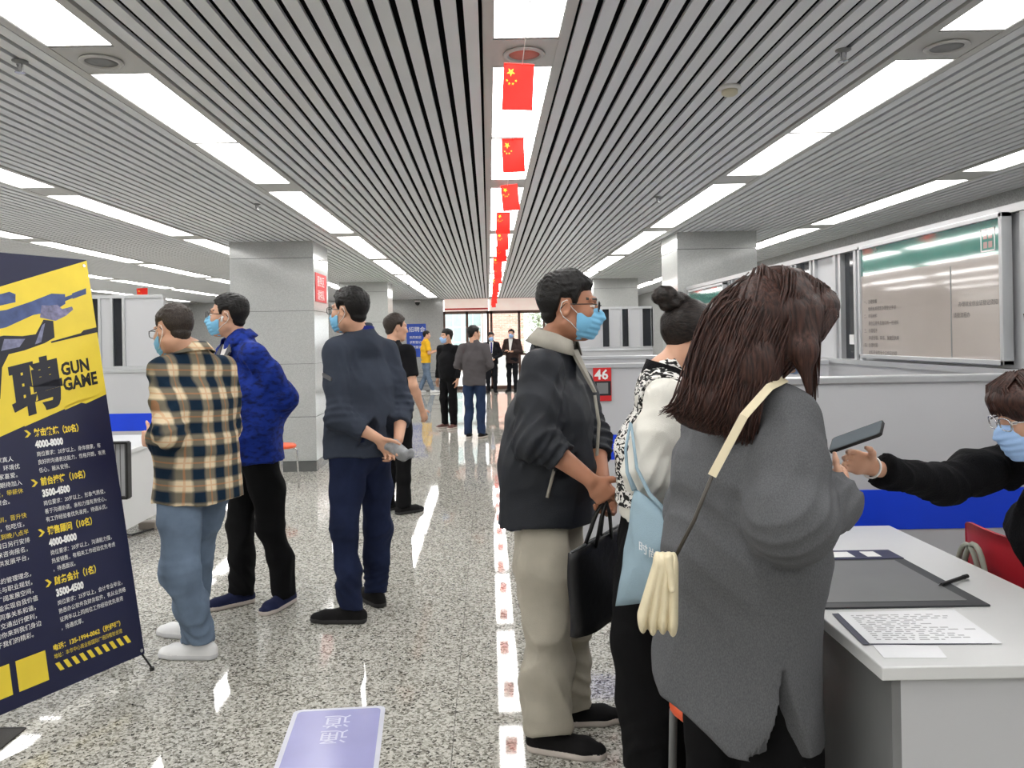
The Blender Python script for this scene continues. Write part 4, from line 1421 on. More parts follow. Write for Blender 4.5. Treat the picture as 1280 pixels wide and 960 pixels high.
def spectacles(root, c, B, s, m='spectacle', w=0.026):
    T = loc2w(c, B, s)
    g = Geo()
    for q in (-1, 1):
        ring = [T((q * 0.034 + w * math.copysign(abs(math.cos(a)) ** 0.6, math.cos(a)), 0.108 - 0.10 * abs(q * 0.034 + w * math.cos(a)) ** 1.5 * 3, 0.004 + 0.018 * math.copysign(abs(math.sin(a)) ** 0.6, math.sin(a)))) for a in np.linspace(0, 2 * math.pi, 17)[:-1]]
        g.tube(ring, 0.0020 * s, 6, closed=True)
        g.tube([T((q * 0.059, 0.098, 0.010)), T((q * 0.074, 0.082, 0.011)), T((q * 0.080, 0.02, 0.008)), T((q * 0.080, -0.008, 0.010)), T((q * 0.079, -0.024, -0.008))], 0.0021 * s, 6)
    g.tube([T((-0.009, 0.110, 0.008)), T((0, 0.113, 0.011)), T((0.009, 0.110, 0.008))], 0.0018 * s, 6)
    obj('glasses', g, M[m], root, smooth=True)


def face_mask(root, c, B, s, m='mask', h=0.004):
    o = obj('face_mask', mask_mesh(c, B, s, h), M[m], root, smooth=True)
    T = loc2w(c, B, s)
    g = Geo()
    for q in (-1, 1):
        g.tube([T((q * 0.066, 0.036, -0.024)), T((q * 0.074, 0.016, -0.006)), T((q * 0.079, -0.004, 0.022)), T((q * 0.080, -0.020, 0.014)), T((q * 0.078, -0.026, -0.012))], 0.0016 * s, 5)
        g.tube([T((q * 0.061, 0.038, -0.082)), T((q * 0.070, 0.012, -0.055)), T((q * 0.077, -0.014, -0.036)), T((q * 0.078, -0.026, -0.014))], 0.0016 * s, 5)
    obj('ear_loops', g, M['loop'], o, smooth=True)
    return o


def joints(base, H, yaw, sex='m', **kw):
    """Default standing joints in the world; keyword arguments replace single joints by world points."""
    B = rot(yaw)
    r, f = B[:, 0], B[:, 1]
    k = H / 1.72
    sw = kw.pop('sw', 0.175 if sex == 'm' else 0.155) * k
    b = np.array([base[0], base[1], 0.0])
    J = dict(pelvis=b + V3(0, 0, 0.93 * k), neck=b + V3(0, 0, 1.44 * k))
    J.update({q: v for q, v in kw.items() if q in ('pelvis', 'neck')})
    up = unit(J['neck'] - J['pelvis'])
    J['up'] = up
    J['r'], J['f'] = r, f
    drop = kw.pop('drop', 0.062)
    J['head'] = J['neck'] + V3(0, 0, 0.155 * k) + f * 0.035
    for q, s in (('L', -1), ('R', 1)):
        J['sh' + q] = J['neck'] + r * s * sw - up * drop * k
        J['hip' + q] = J['pelvis'] + r * s * 0.085 * k - V3(0, 0, 0.03 * k)
        J['el' + q] = J['sh' + q] + r * s * 0.05 - f * 0.02 - V3(0, 0, 0.285 * k)
        J['wr' + q] = J['el' + q] + f * 0.05 - V3(0, 0, 0.245 * k)
        J['an' + q] = b + r * s * 0.10 * k + V3(0, 0, 0.085 * k)
        J['kn' + q] = (J['hip' + q] + J['an' + q]) * 0.5 + f * 0.02 + V3(0, 0, 0.02)
        J['yawf' + q] = yaw + s * 10
    J.update(kw)
    J['k'] = k
    return J


def person(label, J, base, head=(0, 0, 0), hs=1.0, h=0.006, skin='skin', hands=None, sex='m', bare_arm=True, group=None):
    """The body as one surface; returns (object, head centre, head axes)."""
    k = J['k']
    r, up = J['r'], J['up']
    fd = Field()
    fem = sex == 'f'
    a = 0.92 if fem else 1.0
    fd.ecap(J['pelvis'] - up * 0.03, J['pelvis'] + up * 0.13 * k, (0.125 * k, 0.085 * k), (0.112 * k, 0.078 * k), r, 0.05)
    fd.ecap(J['pelvis'] + up * 0.13 * k, J['neck'] - up * 0.17 * k, (0.112 * k, 0.074 * k), (0.120 * a * k, 0.076 * k), r, 0.04)
    fd.cap(J['shL'] - up * 0.01, J['shR'] - up * 0.01, 0.038 * k * a, 0.038 * k * a, 0.03)
    fd.cap(J['neck'] - up * 0.07, J['neck'] + up * 0.02, 0.056 * a, 0.054 * a, 0.03)
    Bh = rot(*head)
    hc = J['head']
    T = loc2w(hc, Bh, hs)
    fd.cap(J['neck'] - up * 0.02, T((0, -0.022, -0.055)), 0.056 * a, 0.052 * a, 0.03)
    for q in 'LR':
        e, w = J['el' + q], J['wr' + q]
        fd.chain([J['sh' + q], J['sh' + q] * 0.5 + e * 0.5, e], [0.044 * a * k, 0.040 * a * k, 0.036 * a * k], 0.02)
        fd.chain([e, e * 0.7 + w * 0.3, w], [0.038 * a * k, 0.039 * a * k, 0.025 * a * k], 0.02)
        kn, an = J['kn' + q], J['an' + q]
        fd.chain([J['hip' + q], J['hip' + q] * 0.5 + kn * 0.5, kn], [0.072 * k, 0.062 * k, 0.042 * k], 0.03)
        fd.chain([kn, kn * 0.7 + an * 0.3, an], [0.042 * k, 0.043 * k, 0.030 * k], 0.03)
        yf = J['yawf' + q]
        ft = V3(math.sin(R(yf)), math.cos(R(yf)), 0)
        g0 = V3(an[0], an[1], max(0.03, an[2] - 0.045))
        fd.cap(an, g0, 0.033 * k, 0.026, 0.02)
        fd.cap(g0 - ft * 0.02, g0 + ft * 0.10 - V3(0, 0, g0[2] - 0.030), 0.024, 0.018, 0.02)
        hd = (hands or {}).get(q, {})
        d = hd.get('d', unit(w - e))
        t = hd.get('t', J['f'])
        n = hd.get('n', (r if q == 'L' else -r))
        hand_field(fd, w, d, np.array(n, float), np.array(t, float), hd.get('curl', 0.35), hd.get('s', 0.95 * a), hd.get('thumb', 0.3), spread=hd.get('spread', 1.0))
    head_field(fd, hc, Bh, hs)
    v, q = fd.mesh(h)
    v, q = relax((v, q), 1, 0.4)
    o = obj('person', (v, q, face_index(v, q, hc, Bh, hs)), [M[skin], M['lips'], M['eye_white'], M['eye_dark']], origin=(base[0], base[1], 0), smooth=True)
    tag(o, label, 'person', group)
    return o, hc, Bh


def trousers(root, J, m, thigh=0.095, knee=0.075, ankle=0.066, hem=0.06, waist=None, h=0.008, seed=3, amp=0.004, name='trousers', stack=0.006, seat=(0.165, 0.125)):
    k, r, up = J['k'], J['r'], J['up']
    fd = Field()
    wz = 0.10 if waist is None else waist
    fd.ecap(J['pelvis'] - up * 0.02, J['pelvis'] + up * wz, (seat[0] * k, seat[1] * k), (seat[0] * 0.92 * k, seat[1] * 0.9 * k), r, 0.04)
    sp = []
    for q in 'LR':
        hp, kn, an = J['hip' + q], J['kn' + q], J['an' + q]
        fd.chain([hp, hp * 0.5 + kn * 0.5, kn], [thigh * k, (thigh * 0.55 + knee * 0.45) * k, knee * k], 0.03)
        fd.chain([kn, kn * 0.5 + an * 0.5, an - V3(0, 0, 0.03)], [knee * k, (knee * 0.5 + ankle * 0.5) * k, ankle * k], 0.03)
        sp += [(kn, 0.09, kn - hp, 0.055, 0.004), (an + V3(0, 0, 0.08), 0.10, an - kn, 0.045, stack), (hp, 0.10, r, 0.06, 0.003)]
    z0 = min(J['anL'][2], J['anR'][2])
    for q in 'LR':
        pass
    lo = [J['pelvis'] - 1.2, J['pelvis'] + 1.2]
    fd.raw(lambda X, Y, Z: hem - Z + 0 * X + 0 * Y, lo[0], lo[1], mode='i')
    v, q = fd.mesh(h, both(wrinkles(seed, 30, amp * 1.9, 6, (1, 1, 0.5), ridge=True), creases(sp, seed)))
    return obj(name, relax((v, q), 1, 0.35), M[m] if isinstance(m, str) else m, root, smooth=True)


def shoes(root, J, m, sole, L=0.27, h=0.006, W=0.047, high=0.075, soleh=0.024):
    for q in 'LR':
        fd = Field()
        shoe(fd, J['an' + q], J['yawf' + q], L * J['k'], W, high)
        v, f = fd.mesh(h)
        v, f = relax((v, f), 1, 0.4)
        obj('shoe', (v, f, shoe_index(v, f, soleh)), [M[m], M[sole]], root, smooth=True)


def jacket(root, J, m, hem, sec=None, arm=(0.064, 0.060, 0.054), cuff=(0.9, 0.9), h=0.008, seed=5, amp=0.004, name='jacket', neck=0.066,
           puff=0.0, sh=0.062, cuffr=0.048, extra=None, cut=None, fold=0.006, freq=24, neck_h=0.03, mats=None, index=None, bow=None, smooth_n=1):
    """Upper garment: sections up the spine from the hem, shoulders and two sleeves ending part-way down the forearm."""
    k, r, up, f = J['k'], J['r'], J['up'], J['f']
    pel, nk = J['pelvis'], J['neck']
    sec = sec or [(0.0, 0.185, 0.135), (0.12, 0.172, 0.128), (0.33, 0.188, 0.132), (0.42, 0.165, 0.105)]
    fd = Field()
    pts = []
    hemp = pel + up * (hem - pel[2]) / up[2]
    L = np.linalg.norm(nk - pel)
    sec = [(q[0], q[1], q[2]) if i < 2 else ((0.275, q[1], q[2]) if i == 2 else (0.355, q[1] * 0.94, q[2] * 0.90)) for i, q in enumerate(sec)]
    for i, (t, a, b) in enumerate(sec):
        p = hemp - up * 0.05 if i == 0 else pel + up * t * L / 0.51
        if bow is not None:
            p = p + f * bow * math.sin(math.pi * i / (len(sec) - 1))
        pts.append((p, (a * k, b * k)))
    for (p, a), (q, b) in zip(pts[:-1], pts[1:]):
        fd.ecap(p, q, a, b, r, 0.05)
    fd.chain([J['shL'], nk - up * 0.035, J['shR']], [sh * k, (sh + 0.012) * k, sh * k], 0.05)
    fd.cap(nk - up * 0.06, nk + up * neck_h, 0.085 * k, neck * k, 0.03)
    sp = []
    for q, cf in zip('LR', cuff):
        s_, e, w = J['sh' + q], J['el' + q], J['wr' + q]
        if cf > 0:
            c = e + (w - e) * cf
            fd.chain([s_, s_ * 0.5 + e * 0.5, e], [arm[0] * k, arm[1] * k, arm[2] * k], 0.03)
            fd.cap(e, c, arm[2] * k, cuffr * k, 0.03)
            sp += [(e, 0.085, w - s_, 0.04, fold), (c - unit(w - e) * 0.05, 0.07, w - e, 0.035, fold * 0.8), (s_ * 0.6 + e * 0.4, 0.08, e - s_ + r * 0.1, 0.06, fold * 0.6)]
            du = unit(w - e)
            fd.raw((lambda c, du: lambda X, Y, Z: np.where(np.sqrt((X - c[0]) ** 2 + (Y - c[1]) ** 2 + (Z - c[2]) ** 2) < 0.10, np.minimum((X - c[0]) * du[0] + (Y - c[1]) * du[1] + (Z - c[2]) * du[2] - 0.008, 0.09), -1))(c, du), c - 0.1, c + 0.1, mode='i')
        else:
            c = s_ + (e - s_) * (-cf)
            fd.cap(s_, c, arm[0] * k, arm[1] * k * 1.04, 0.03)
            du = unit(e - s_)
            fd.raw((lambda c, du: lambda X, Y, Z: np.where(np.sqrt((X - c[0]) ** 2 + (Y - c[1]) ** 2 + (Z - c[2]) ** 2) < 0.095, (X - c[0]) * du[0] + (Y - c[1]) * du[1] + (Z - c[2]) * du[2] - 0.004, -1))(c, du), c - 0.1, c + 0.1, mode='i')
        sp.append((s_ - V3(0, 0, 0.08), 0.10, r + up * 0.4, 0.05, fold * 0.6))
    sp.append((pel + up * 0.12, 0.16, up + r * 0.3, 0.075, fold * 0.7))
    if extra:
        extra(fd)
    fd.raw(lambda X, Y, Z: hem - Z + 0 * X + 0 * Y, pel - (1, 1, 1), pel + (1, 1, 0.1), mode='i')
    fd.cap(nk - up * 0.01, nk + up * 0.2, (neck - 0.010) * k, (neck - 0.004) * k, 0.004, 's')
    if cut:
        cut(fd)
    out = lambda p: -0.4 * amp + 0 * p[:, 0]
    v, q = fd.mesh(h, both(out, wrinkles(seed, freq, amp * 1.6, 6, (1, 1, 0.5), ridge=True), creases(sp, seed)))
    v, q = relax((v, q), smooth_n, 0.35)
    return obj(name, (v, q, index(v, q) if index else None), mats or [M[m]], root, smooth=True)


def collar(root, J, m, r0=0.068, r1=0.062, hgt=0.05, th=0.005, open_=50, name='collar', lean=0.25, h=0.004, roll=False, drop=0.02):
    """A standing or turned-down collar: a band around the neck, open at the front."""
    nk, up, f, rr = J['neck'], J['up'], J['f'], J['r']
    ax = unit(up + f * lean)
    g = Geo()
    n = 36
    prof = [(r0, -0.012), (r1, hgt)] + ([(r1 + 0.010, hgt + 0.002), (r0 + 0.034, hgt - drop - 0.026)] if roll else [(r1 + th, hgt), (r0 + th, -0.012)])
    fx = unit(f - ax * np.dot(f, ax)); sx = np.cross(fx, ax)
    pts = []
    for i in range(n + 1):
        a = R(open_ / 2 + (360 - open_) * i / n)
        dr = fx * math.cos(a) + sx * math.sin(a)
        fr = 0.012 * math.cos(a)
        for (q, z) in prof:
            pts.append(nk + dr * (q + fr) + ax * z * (1.0 if math.cos(a) < 0.3 else 1 - 0.35 * (math.cos(a) - 0.3)))
    c = len(prof)
    F = []
    for i in range(n):
        for j in range(c if not roll else c - 1):
            a, b = i * c + j, i * c + (j + 1) % c
            F.append((a, b, b + c, a + c))
    g.add(pts, F)
    o = obj(name, g, M[m], root, smooth=True)
    if roll:
        md = o.modifiers.new('thickness', 'SOLIDIFY')
        md.thickness = 0.004
    return o
# ================================================================== THE PEOPLE
def bake(vq):
    return vq


# ---- fabrics
M['plaid'] = bpy.data.materials.new('plaid_flannel')
M['plaid'].use_nodes = True


def plaid(m, uvec, period):
    nt = m.node_tree
    L = nt.links
    b = nt.nodes['Principled BSDF']
    b.inputs['Roughness'].default_value = 0.9
    b.inputs['Specular IOR Level'].default_value = 0.15
    tc = nt.nodes.new('ShaderNodeTexCoord')

    def math_(op, a, c=None):
        n = nt.nodes.new('ShaderNodeMath')
        n.operation = op
        for i, q in enumerate((a, c)):
            if q is None:
                continue
            if isinstance(q, (int, float)):
                n.inputs[i].default_value = q
            else:
                L.new(q, n.inputs[i])
        return n.outputs[0]

    def dot(v):
        n = nt.nodes.new('ShaderNodeVectorMath')
        n.operation = 'DOT_PRODUCT'
        L.new(tc.outputs['Object'], n.inputs[0])
        n.inputs[1].default_value = v
        return n.outputs['Value']
    u, v = dot(uvec), dot((0.05, 0.02, 1.0))
    out = []
    for q in (u, v):
        s = math_('SINE', math_('MULTIPLY', q, 6.2832 / period))
        band = math_('MULTIPLY', math_('ADD', math_('MULTIPLY', s, 2.8), 1.0), 0.5)
        n = nt.nodes.new('ShaderNodeClamp')
        L.new(band, n.inputs[0])
        fr = math_('SINE', math_('MULTIPLY', math_('ADD', q, period * 0.25), 6.2832 / period))
        thin = math_('GREATER_THAN', math_('SINE', math_('ADD', math_('MULTIPLY', q, 6.2832 / period), 3.14159)), 0.975)
        out.append((n.outputs[0], thin))
    avg = math_('MULTIPLY', math_('ADD', out[0][0], out[1][0]), 0.5)
    rp = nt.nodes.new('ShaderNodeValToRGB')
    el = rp.color_ramp.elements
    el[0].position, el[0].color = 0.0, rgb(226, 208, 176)
    el[1].position, el[1].color = 1.0, rgb(22, 40, 58)
    e = el.new(0.5); e.color = rgb(118, 112, 98)
    L.new(avg, rp.inputs['Fac'])
    mx = nt.nodes.new('ShaderNodeMix')
    mx.data_type = 'RGBA'
    L.new(math_('MULTIPLY', math_('MAXIMUM', out[0][1], out[1][1]), 0.35), mx.inputs[0])
    L.new(rp.outputs['Color'], mx.inputs[6])
    mx.inputs[7].default_value = rgb(206, 128, 70)
    L.new(mx.outputs[2], b.inputs['Base Color'])


def two_tone(name, c1, c2, scale, pos=(0.4, 0.6), stretch=(1, 1, 1), rough=0.8, detail=3, distort=0.0):
    m = mat(name, c1, rough, spec=0.25, var=0)
    nt = m.node_tree
    tc = nt.nodes.new('ShaderNodeTexCoord')
    mp = nt.nodes.new('ShaderNodeMapping')
    mp.inputs['Scale'].default_value = stretch
    n = nt.nodes.new('ShaderNodeTexNoise')
    n.inputs['Scale'].default_value = scale
    n.inputs['Detail'].default_value = detail
    n.inputs['Distortion'].default_value = distort
    rp = nt.nodes.new('ShaderNodeValToRGB')
    rp.color_ramp.elements[0].position, rp.color_ramp.elements[0].color = pos[0], c1
    rp.color_ramp.elements[1].position, rp.color_ramp.elements[1].color = pos[1], c2
    nt.links.new(tc.outputs['Object'], mp.inputs['Vector'])
    nt.links.new(mp.outputs['Vector'], n.inputs['Vector'])
    nt.links.new(n.outputs['Fac'], rp.inputs['Fac'])
    nt.links.new(rp.outputs['Color'], nt.nodes['Principled BSDF'].inputs['Base Color'])
    return m


_r = rot(-48)
plaid(M['plaid'], tuple(_r[:, 0] + 0.3 * _r[:, 1]), 0.106)
M['jeans_light'] = cloth('washed_blue_denim', rgb(106, 122, 142), 0.22, 7, rough=0.9)
M['jeans_dark'] = cloth('dark_indigo_denim', rgb(30, 38, 64), 0.3, 6)
M['jeans_mid'] = cloth('blue_denim', rgb(42, 56, 84), 0.25, 6)
M['black_cloth'] = cloth('black_cloth', rgb(18, 18, 21), 0.1)
M['black_trouser'] = cloth('black_trouser_cloth', rgb(15, 15, 17), 0.1)
M['blue_jacket'] = two_tone('royal_blue_jacket_cloth', rgb(15, 26, 74), rgb(22, 50, 142), 26, (0.32, 0.56), (1, 1, 1.8))
M['jacket_lining'] = cloth('grey_lining', rgb(96, 96, 100), 0.1)
M['white_tee'] = cloth('white_tee', rgb(226, 224, 220), 0.03)
M['grey_jacket'] = cloth('charcoal_blue_jacket_cloth', rgb(56, 62, 74), 0.08)
M['collar_blue'] = cloth('blue_collar_cloth', rgb(26, 36, 112), 0.08)
M['navy_jacket'] = cloth('black_navy_jacket_cloth', rgb(26, 30, 38), 0.1, rough=0.6, sheen=0.0, spec=0.4)
M['khaki'] = cloth('khaki_cotton', rgb(178, 172, 158), 0.06, rough=0.9)
M['polo'] = cloth('grey_khaki_collar', rgb(166, 162, 152), 0.1)
M['white_shoe'] = mat('white_shoe_leather', rgb(226, 226, 226), 0.5, var=0.03)
M['white_sole'] = mat('white_rubber_sole', rgb(204, 204, 206), 0.6, var=0.03)
M['navy_shoe'] = cloth('navy_shoe_mesh', rgb(34, 39, 68), 0.12)
M['black_shoe'] = cloth('black_shoe_mesh', rgb(26, 25, 26), 0.1)
M['black_sole'] = mat('black_sole', rgb(38, 37, 38), 0.6)
M['pale_sole'] = mat('pale_sole', rgb(206, 196, 188), 0.6)
M['grey_coat'] = two_tone('heather_grey_wool', rgb(82, 83, 86), rgb(102, 103, 106), 420, (0.3, 0.7), (1, 1, 0.5), rough=0.95)
M['white_sleeve'] = cloth('white_blouse', rgb(224, 222, 214), 0.03, rough=0.7)
M['zebra'] = two_tone('black_white_patterned_knit', rgb(20, 20, 22), rgb(232, 230, 226), 34, (0.46, 0.52), (1, 1, 2.2), distort=1.2, detail=1)
M['black_knit'] = cloth('black_knit', rgb(14, 14, 17), 0.1, bump=0.5, bscale=220)
M['grey_blazer'] = cloth('grey_blazer_cloth', rgb(86, 82, 84), 0.06)
M['yellow_tee'] = cloth('yellow_tee', rgb(226, 176, 44), 0.05)
M['suit'] = cloth('black_suit', rgb(24, 25, 30), 0.08)
M['brown_suit'] = cloth('dark_brown_suit', rgb(58, 46, 44), 0.08)
M['brown_shoe'] = mat('brown_leather', rgb(92, 56, 48), 0.5)

# ---- A: man in plaid shirt
b = (G(247, 818)[0], G(247, 818)[1])
J = joints(b, 1.70, -48, sw=0.158, drop=0.078, pelvis=P(246, 580, 3.84), neck=P(241, 443, 3.82),
           head=P(217, 413, 3.78),
           elL=P(213, 540, 3.62), wrL=P(190, 550, 3.82), elR=P(284, 535, 4.00), wrR=P(255, 565, 4.22),
           knL=P(224, 712, 3.72), anL=P(250, 803, 3.76), knR=P(240, 700, 3.98), anR=P(240, 786, 4.02), yawfL=-82, yawfR=-72)
pA, hc, Bh = person('man in brown and navy plaid shirt and washed jeans beside the banner', J, b, (-58, -14, 4), 1.0, 0.0055, hands={'L': dict(d=(-0.8, 0.6, 0.0), t=(0, 0, 1), curl=0.6)})
obj('hair', short_hair(hc, Bh, 1.0, 3, 0.013, 0.0035, low=0.006), M['hair_short'], pA, smooth=True)
face_mask(pA, hc, Bh, 1.0)
spectacles(pA, hc, Bh, 1.0)
jacket(pA, J, 'plaid', 0.735, [(0, 0.220, 0.165), (0.10, 0.200, 0.150), (0.33, 0.188, 0.138), (0.42, 0.155, 0.102)], arm=(0.062, 0.066, 0.066), cuff=(0.80, 0.9), seed=11, amp=0.005, name='shirt', cuffr=0.060, fold=0.009, sh=0.056)
collar(pA, J, 'plaid', 0.074, 0.068, 0.045, open_=60, roll=True)
collar(pA, J, 'white_tee', 0.062, 0.060, 0.035, open_=20, name='undershirt_collar')
trousers(pA, J, 'jeans_light', 0.112, 0.086, 0.070, 0.075, seed=4, amp=0.005, stack=0.008)
shoes(pA, J, 'white_shoe', 'white_sole', 0.285)

# ---- B: man in royal blue jacket
b = tuple(G(330, 750)[:2])
J = joints(b, 1.77, -128, pelvis=P(316, 552, 4.52), neck=P(301, 430, 4.50), head=P(285, 395, 4.48),
           elL=P(351, 495, 4.46), wrL=P(336, 532, 4.66), elR=P(272, 505, 4.72), wrR=P(318, 538, 4.72),
           knL=P(340, 655, 4.50), anL=P(356, 735, 4.50), knR=P(302, 655, 4.58), anR=P(300, 737, 4.52), yawfL=-158, yawfR=-125)
pB, hc, Bh = person('man in royal blue jacket with white earbud and blue mask, hands behind back', J, b, (-92, 2, 0), 1.0, 0.006, hands={'L': dict(d=(-0.7, 0.3, -0.5), curl=0.7), 'R': dict(d=(0.7, 0.1, -0.4), curl=0.7)})
obj('hair', short_hair(hc, Bh, 1.0, 5, 0.018, 0.007), M['hair_black'], pB, smooth=True)
face_mask(pB, hc, Bh, 1.0)
spectacles(pB, hc, Bh, 1.0)
T = loc2w(hc, Bh)
obj('earbud', Geo().tube([T((-0.083, 0.003, -0.008)), T((-0.089, 0.006, -0.010)), T((-0.089, 0.010, -0.034))], 0.0055, 8), M['white_plastic'], pB, smooth=True)
jacket(pB, J, 'blue_jacket', P(335, 574, 4.5)[2], [(0, 0.185, 0.15), (0.14, 0.195, 0.155), (0.33, 0.200, 0.150), (0.42, 0.17, 0.115)], arm=(0.074, 0.072, 0.066), cuff=(0.7, 0.7), seed=21, amp=0.006, fold=0.010, cuffr=0.052)
collar(pB, J, 'blue_jacket', 0.080, 0.078, 0.06, open_=85, roll=True)
# the open front: lining lapel and the white tee under it
up, f_, r_ = J['up'], J['f'], J['r']
g = Geo()
top, bot = J['neck'] + f_ * 0.065 - up * 0.0, J['neck'] + f_ * 0.150 - up * 0.17
g.prism([(-0.05, 0), (0.05, 0), (0.012, -1), (-0.012, -1)], lambda u, v, w: tuple(top + (bot - top) * (-v) + r_ * u + f_ * (0.004 + w)), 0.012)
obj('undershirt', g, M['white_tee'], pB)
collar(pB, J, 'white_tee', 0.064, 0.060, 0.02, open_=10, name='undershirt_collar')
for s in (-1, 1):
    g = Geo().prism([(s * 0.052, 0.01), (s * 0.098, -0.25), (s * 0.052, -0.62), (s * 0.014, -1.02)][::s], lambda u, v, w: tuple(top + (bot - top) * (-v) + r_ * u + f_ * (0.010 + w)), 0.012)
    obj('lapel', g, M['jacket_lining'], pB)
trousers(pB, J, 'black_trouser', 0.098, 0.076, 0.066, 0.055, seed=8, amp=0.004)
shoes(pB, J, 'navy_shoe', 'pale_sole', 0.275)

# ---- C: man in charcoal jacket, hands behind his back
b = tuple(G(455, 768)[:2])
J = joints(b, 1.77, -50, sw=0.168, drop=0.090, pelvis=P(452, 556, 4.30), neck=P(452, 420, 4.30), head=P(437, 389, 4.27),
           elL=P(424, 522, 4.10), wrL=P(472, 548, 4.10), elR=P(503, 505, 4.40), wrR=P(498, 550, 4.20),
           knL=P(430, 662, 4.20), anL=P(438, 752, 4.20), knR=P(473, 658, 4.42), anR=P(469, 735, 4.48), yawfL=-84, yawfR=-35)
pC, hc, Bh = person('man in charcoal jacket and dark jeans clasping a grey cloth behind his back', J, b, (-64, 0, 0), 1.0, 0.006, hands={'L': dict(d=(0.6, 0.15, -0.7), t=(0, -0.3, 1), n=(0.2, -1, 0), curl=0.5), 'R': dict(d=(-0.25, -0.15, -0.9), t=(0.3, -1, 0), n=(-1, 0, 0), curl=0.6)})
obj('hair', short_hair(hc, Bh, 1.0, 8, 0.018, 0.008), M['hair_black'], pC, smooth=True)
face_mask(pC, hc, Bh, 1.0)
spectacles(pC, hc, Bh, 1.0)
jacket(pC, J, 'grey_jacket', P(452, 568, 4.28)[2], [(0, 0.208, 0.165), (0.14, 0.192, 0.150), (0.33, 0.186, 0.138), (0.42, 0.16, 0.105)], arm=(0.062, 0.062, 0.060), cuff=(0.62, 0.55), seed=31, amp=0.005, fold=0.008, cuffr=0.054)
collar(pC, J, 'grey_jacket', 0.076, 0.070, 0.058, open_=70)
collar(pC, J, 'collar_blue', 0.0830, 0.077, 0.040, open_=150, name='blue_collar_band', th=0.004)
q = J['shL'] * 0.62 + J['elL'] * 0.38
el_ = unit(J['elL'] - J['shL'])
nn = unit(np.cross(el_, np.cross((-0.55, -0.83, 0), el_)))
obj('sleeve_stripe', Geo().prism(rrect(-0.035, 0.035, -0.012, 0.012, 0.011), lambda u, v, w: tuple(q + np.cross(el_, nn) * u * 0.9 + el_ * (v - 0.5 * u) + nn * (0.076 - 6.0 * u * u + w)), 0.006), M['jacket_lining'], pC)
trousers(pC, J, 'jeans_dark', 0.096, 0.072, 0.060, 0.07, seed=9, amp=0.004, stack=0.008, waist=0.05)
shoes(pC, J, 'black_shoe', 'black_sole', 0.29)
fd = Field()
cc = P(496, 562, 4.12)
fd.ell(cc, (0.075, 0.04, 0.036), rot(0, 0, 25), 0.02).ell(cc + V3(-0.045, 0.02, 0.02), (0.045, 0.03, 0.030), None, 0.03).ell(cc + V3(0.05, -0.005, -0.028), (0.04, 0.03, 0.028), None, 0.03)
o = obj('crumpled_cloth', relax(fd.mesh(0.005, wrinkles(3, 90, 0.006, 5)), 1), cloth('grey_white_cloth', rgb(150, 152, 154), 0.25, 30), origin=cc, smooth=True)
tag(o, 'crumpled grey white cloth held behind the back of the man in charcoal jacket', 'cloth')

# ---- J: bespectacled man in dark jacket with black bag
b = tuple(G(702, 915)[:2])
J = joints(b, 1.74, 108, pelvis=P(684, 618, 2.96), neck=P(690, 436, 2.96), head=P(711, 384, 2.93),
           elR=P(672, 550, 2.72), wrR=P(738, 600, 2.66), elL=P(741, 548, 3.04), wrL=P(754, 604, 2.80),
           knR=P(684, 782, 2.86), anR=P(686, 892, 2.86), knL=P(712, 770, 3.02), anL=P(712, 868, 3.06), yawfR=106, yawfL=84)
pJ, hc, Bh = person('bespectacled man in dark navy jacket and khaki trousers, blue mask, holding a black bag', J, b, (98, -3, 0), 1.04, 0.005, skin='skin_tan',
                    hands={'R': dict(d=(0.55, 0.0, -0.65), t=(0.4, -0.2, 0.6), n=(-0.5, 0.7, -0.3), curl=0.9, s=1.0, thumb=0.6), 'L': dict(d=(0.1, -0.25, -0.9), t=(0.8, -0.4, 0), n=(-0.3, -0.8, 0), curl=0.9, s=1.0)})
obj('hair', short_hair(hc, Bh, 1.04, 12, 0.020, 0.009, h=0.004, spike=0.003), M['hair_black'], pJ, smooth=True)
face_mask(pJ, hc, Bh, 1.04, h=0.0035)
spectacles(pJ, hc, Bh, 1.04)
hem = P(684, 646, 2.95)[2]
jacket(pJ, J, 'navy_jacket', hem, [(0, 0.222, 0.172), (0.12, 0.215, 0.172), (0.33, 0.200, 0.152), (0.42, 0.165, 0.108)], arm=(0.068, 0.072, 0.074), cuff=(0.40, 0.45), seed=41, amp=0.006, fold=0.012, sh=0.056, cuffr=0.056, h=0.007)
collar(pJ, J, 'polo', 0.078, 0.074, 0.058, open_=70, roll=True, drop=0.030)
collar(pJ, J, 'white_tee', 0.064, 0.061, 0.045, open_=50, name='shirt_collar')
up, f_, r_ = J['up'], J['f'], J['r']
# pale placket at the throat and the zip down the front
top, bot = J['neck'] + f_ * 0.072 - up * 0.005, J['neck'] + f_ * 0.155 - up * 0.16
obj('shirt_front', Geo().prism([(-0.05, 0), (0.05, 0), (0.008, -1), (-0.008, -1)], lambda u, v, w: tuple(top + (bot - top) * (-v) + r_ * u + f_ * (0.004 + w)), 0.012), M['polo'], pJ)
zp = [J['neck'] + f_ * 0.163 - up * 0.17, J['neck'] + f_ * 0.182 - up * 0.27, J['pelvis'] + f_ * 0.178 + up * 0.13, J['pelvis'] + f_ * 0.165]
obj('zip', Geo().tube([p + r_ * 0.012 + f_ * 0.004 for p in zp], 0.0065, 6), M['polo'], pJ, smooth=True)
pk0, pk1 = P(694, 582, 2.735), P(684, 622, 2.735)
obj('pocket_zip', Geo().tube([pk0, pk1], 0.006, 6), M['polo'], pJ, smooth=True)
trousers(pJ, J, 'khaki', 0.108, 0.086, 0.076, 0.085, seed=14, amp=0.006, stack=0.011, h=0.0075, waist=0.05)
